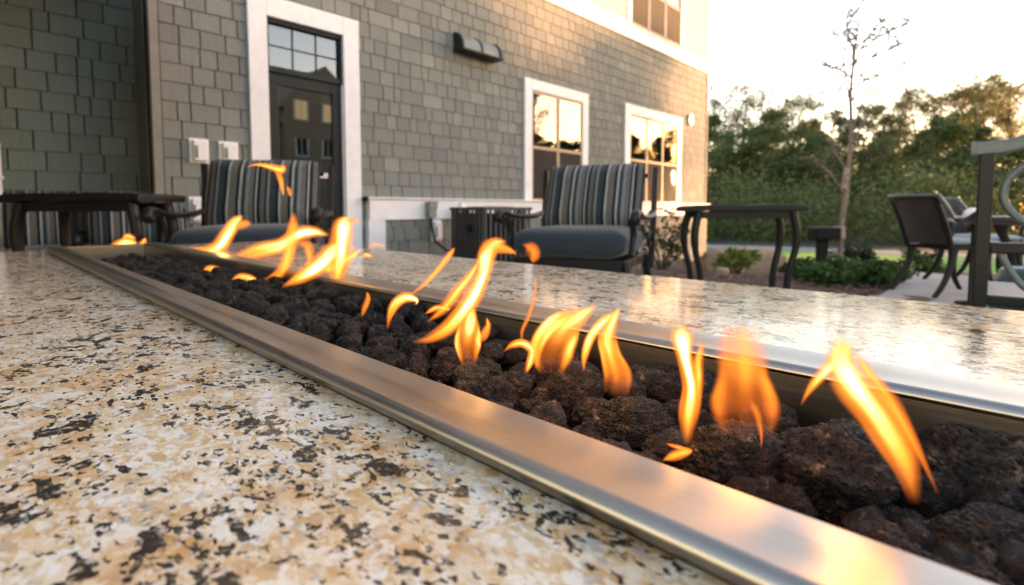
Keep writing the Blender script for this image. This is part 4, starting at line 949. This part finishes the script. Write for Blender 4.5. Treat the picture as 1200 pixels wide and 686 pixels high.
def tree_meshes(seed, H, spread, nleaf, leafsize, trunk_r, crown0=.35, sparse=False, fork=1):
    rg = random.Random(seed); tk = MB(); lf = MB(); tips = []
    lean = Vector((rg.uniform(-.05, .05), rg.uniform(-.05, .05), 0)) * H
    def trunk_p(u): return Vector((lean.x * u * u + .02 * H * math.sin(u * 5 + seed), lean.y * u * u + .02 * H * math.cos(u * 4 + seed), H * .95 * u))
    tk.tube([tuple(trunk_p(i / 9)) for i in range(10)], [trunk_r * (1 - .85 * i / 9) for i in range(10)], 7)
    nb = 15 if not sparse else 12
    for k in range(nb):
        u = crown0 + (.97 - crown0) * (k + rg.random()) / nb; a = rg.uniform(0, 2 * PI); p = trunk_p(u)
        L = spread * (1.15 - .75 * (u - crown0) / (1 - crown0)) * rg.uniform(.55, 1.1); up = rg.uniform(.3, 1.15)
        e = p + Vector((math.cos(a) * L, math.sin(a) * L, L * up)); mid = (p + e) / 2 + Vector((rg.gauss(0, .1), rg.gauss(0, .1), .12)) * L
        r0 = trunk_r * (1 - .85 * u) * .6
        tk.tube([tuple(p), tuple(mid), tuple(e)], [r0, r0 * .6, r0 * .2 + .004], 5); tips += [(mid, L * .45), (e, L * .5)]
        for j in range(3 if not sparse else 4):
            s0 = mid.lerp(e, rg.uniform(0, .9)); d = Vector((rg.gauss(0, 1), rg.gauss(0, 1), rg.uniform(-.1, 1))).normalized() * L * rg.uniform(.3, .55)
            tk.tube([tuple(s0), tuple(s0 + d)], [r0 * .4 + .003, .004], 4); tips.append((s0 + d, L * .35))
    per = max(1, nleaf // len(tips))
    for c, r_ in tips: leaf_cloud(lf, c, r_ * 1.05, r_ * 1.05, r_ * 1.0, int(per * rg.uniform(.4, 1.6)), leafsize, rg, .6)
    return tk, lf
def make_tree(seed, m, label, **kw):
    tk, lf = tree_meshes(seed, **kw); t = thing('tree', label, 'tree', (0, 0, 0), 0, 'trees at the edge of the wood')
    tk.build('trunk', M['bark'], t); lf.build('crown', m, t); return t
kinds = [
    ('leafA', 'open crowned olive tree', dict(H=8.0, spread=2.4, nleaf=11000, leafsize=.075, trunk_r=.14, crown0=.22)),
    ('leafB', 'dense deep green tree', dict(H=7.0, spread=2.3, nleaf=15000, leafsize=.075, trunk_r=.13, crown0=.12)),
    ('leafC', 'nearly bare tan tree', dict(H=9.2, spread=2.3, nleaf=3600, leafsize=.065, trunk_r=.12, crown0=.35, sparse=True)),
    ('leafA', 'tall clumped olive tree', dict(H=9.6, spread=2.6, nleaf=8500, leafsize=.075, trunk_r=.16, crown0=.32)),
    ('leafB', 'low bushy green tree', dict(H=5.0, spread=2.2, nleaf=14000, leafsize=.075, trunk_r=.10, crown0=.06)),
]
protos = [make_tree(100 + i, M[m], lab, **kw) for i, (m, lab, kw) in enumerate(kinds)]
used = set()
def put_tree(k, x, y, s, rz, place='in the wood mirrored by the window panes'):
    loc = (x, y, gh(x, y) - .05); lab = kinds[k][1] + ' ' + place
    if k not in used: used.add(k); o = protos[k]; o['label'] = lab; o.location = loc; o.rotation_euler = (0, 0, rz); o.scale = (s, s, s); return o
    return dup(protos[k], loc, rz, lab, (s, s, s))
tr = random.Random(21)
for px, tt, k, s in [(838, 30, 1, .95), (850, 34, 2, .95), (868, 29, 4, 1.1), (884, 33, 2, 1.0), (905, 31, 1, 1.0), (925, 35, 3, .92), (945, 29, 4, 1.0), (958, 34, 0, .95), (985, 31, 1, .95), (1005, 36, 0, 1.0), (1028, 30, 0, .88), (1045, 34, 2, 1.0), (1062, 31, 4, 1.15), (1085, 35, 0, 1.0), (1108, 31, 1, .98), (1125, 36, 3, 1.0), (1146, 33, 3, .98), (1165, 30, 4, 1.2), (1180, 34, 3, 1.05), (815, 33, 0, .9), (842, 41, 2, 1.2), (872, 42, 2, 1.28), (893, 41, 0, 1.2), (930, 43, 2, 1.2), (1040, 42, 2, 1.3), (1072, 43, 3, 1.15), (1118, 42, 2, 1.3), (1150, 43, 3, 1.2), (1192, 42, 2, 1.3)]:
    p = at(px, 250, tt)
    pl = next(w for lim, w in [(845, 'beyond the lawn, touching the building corner'), (875, 'beyond the lawn, over the left table legs'), (900, 'beyond the lawn, above the tan boulder'), (930, 'beyond the lawn, over the right table legs'), (965, 'beyond the lawn, left of the slender tree'), (1010, 'beyond the lawn, behind the slender tree'), (1050, 'beyond the lawn, right of the slender tree'), (1075, 'beyond the lawn, behind the dining chair backrest'), (1115, 'beyond the lawn, above the dining chair arm'), (1155, 'beyond the lawn, above the pale glare ball'), (1300, 'beyond the lawn, behind the scrollwork armchair'), (9999, 'beyond the lawn, past the armchair')] if px < lim)
    put_tree(k, p.x, p.y, s, tr.uniform(0, 6.3), pl + (', farther back' if tt > 39 else ''))
# the wood goes on round to the right of the picture (it shows in the window panes)
for a in [-12.4 - 2.2 * i for i in range(12)] + [-38 - 5 * i for i in range(9)]:
    for rr_ in ((tr.uniform(29, 31), tr.uniform(33, 36)) if a > -37 else (tr.uniform(31, 38),)):
        x, y = rr_ * math.cos(R(a)), rr_ * math.sin(R(a)); k = tr.choice([1, 1, 4, 4, 0]); put_tree(k, x, y, {1: .86, 4: 1.18, 0: .76}[k] * tr.uniform(.92, 1.06), tr.uniform(0, 6))
# undergrowth and deeper wood: one mass of leaves
lf = MB(); rg = random.Random(40)
for i in range(1750):
    a = R(rg.uniform(-40, 34) if i < 1150 else rg.uniform(-1, 34)); rr_ = rg.uniform(22.5, 31) if i < 750 else rg.uniform(36, 44); x, y = rr_ * math.cos(a), rr_ * math.sin(a)
    dd = (x - 12.58) * sd.y / sd.xy.length - (y - 5.4) * sd.x / sd.xy.length
    if -1.6 < dd < 2.4: continue
    hh = rg.uniform(.2, 4.2) if i >= 1150 else rg.uniform(.3, 3.0) * (1 if i % 3 else .35) if i < 750 else rg.uniform(1, 6.0)
    leaf_cloud(lf, (x, y, gh(x, y) + hh * .8), 1.3, 1.3, 1.0, 120, (.085 if i < 750 else .12), rg, .6)
o = lf.build('undergrowth', M['leafB']); tag(o, 'dense green undergrowth filling the edge of the wood', 'undergrowth'); o['kind'] = 'stuff'

# young bare tree in the bed
ps = at(985, 285, 8.7); gz = gh(ps.x, ps.y)
t = thing('sapling', 'slender nearly bare young tree standing in the mulch bed', 'tree', (ps.x, ps.y, gz), YAW - PI / 2)
def sp(px, py): q = at(px, py, 8.7); return ((px - 985) / FPX * 8.7, 0, q.z - gz)
tk = MB(); main = [sp(986, 300), sp(985, 270), sp(990, 220), sp(992, 160), sp(990, 110), sp(993, 65), sp(996, 30)]
main[0] = (main[0][0], 0, -.05)
tk.tube(spline(main, 24), [.050 - .0017 * i for i in range(24)], 8)
rg = random.Random(15); lf = MB(); twigs = [((990, 110), (978, 60), (974, 40)), ((993, 80), (1004, 50), (1012, 34)), ((992, 160), (1008, 110), (1012, 72)), ((993, 65), (985, 35), (988, 14)), ((991, 130), (975, 78), (971, 58)), ((1000, 62), (1020, 48), (1034, 42)), ((990, 200), (975, 170), (966, 140)), ((992, 170), (1004, 140), (1010, 100)), ((994, 50), (990, 30), (984, 16)), ((1012, 72), (1020, 55), (1022, 42)), ((991, 150), (976, 128), (968, 104)), ((990, 185), (1006, 168), (1018, 146)), ((993, 120), (1008, 98), (1026, 88)), ((992, 95), (980, 82), (964, 76)), ((988, 230), (976, 205), (970, 184)), ((1012, 72), (1024, 66), (1036, 60))]
for a, b, c in twigs:
    P = [Vector(sp(*q)) + Vector((0, rg.uniform(-.25, .25) * k, 0)) for k, q in enumerate((a, b, c))]
    S = spline([tuple(q) for q in P], 10); tk.tube(S, [.019 - .0012 * i for i in range(10)], 5)
    for q in S[3:]:
        for j in range(3):
            d = Vector((rg.gauss(0, 1), rg.gauss(0, 1), rg.uniform(-.2, 1))).normalized() * rg.uniform(.08, .28); tk.tube([q, tuple(Vector(q) + d)], [.008, .005], 4)
            if rg.random() < .8: leaf_cloud(lf, Vector(q) + d, .09, .09, .09, 3, .032, rg)
tk.build('trunk', M['barkpale'], t); lf.build('foliage', M['leafC'], t)
w_ = MB().tube([sp(986.5, 222), sp(989, 198)], .047, 8).build('trunk_wrap', M['wrap_and_lit_end'], t)

# ------------------------------------------------------------------ house across the court (mirrored in the door glass)
t = thing('gabled_house', 'dark gabled house with lit windows, seen mirrored in the glazed door', 'house', (10.5, -24.5, 0), 0)
MB().bx(-9, 9, -5, 5, -.6, 5.65).bx(2.3, 7.3, 4.9, 5.6, -.6, 6.6).build('wall', M['houseside'], t)
MB().prism([(-5.5, 5.6), (5.4, 5.6), (0, 8.0)], 'x', -9.4, 9.4).build('roof', M['roof'], t)
MB().prism([(1.8, 6.5), (7.8, 6.5), (4.8, 9.3)], 'y', 0, 5.605).build('gable', M['houseside'], t)
for i, (x, z, ww, hh, lit) in enumerate([(-6.5, .9, 1, 1.5, 0), (-3.6, .9, 1, 1.5, 1), (-.7, .9, 1, 1.5, 0), (-6.5, 3.8, 1, 1.4, 0), (-3.6, 3.8, 1, 1.4, 0), (-.7, 3.8, 1, 1.4, 1), (1.0, 3.8, .9, 1.4, 0), (2.9, 6.0, .62, 1.0, 1), (4.5, 6.0, .62, 1.0, 1), (2.9, 3.9, .62, 1.0, 0), (4.5, 3.9, .62, 1.0, 0), (2.9, 1.2, .8, 1.4, 0), (5.2, 1.2, .8, 1.4, 0), (7.6, 3.8, .9, 1.4, 0)]):
    f_ = 5.62 if 2.2 < x < 7.3 else 5.02
    w_ = MB().bx(x, x + ww, f_, f_ + .05, z, z + hh).build('window', M['litwin'] if lit else M['dark'], t)
    MB().bx(x - .1, x - .002, f_, f_ + .08, z, z + hh).build('trim', M['white'], w_); MB().bx(x + ww + .002, x + ww + .1, f_, f_ + .08, z, z + hh).build('trim', M['white'], w_)
    MB().bx(x - .1, x + ww + .1, f_, f_ + .08, z - .1, z - .002).build('trim', M['white'], w_); MB().bx(x + ww / 2 - .02, x + ww / 2 + .02, f_, f_ + .07, z, z + hh).build('muntin', M['white'], w_)
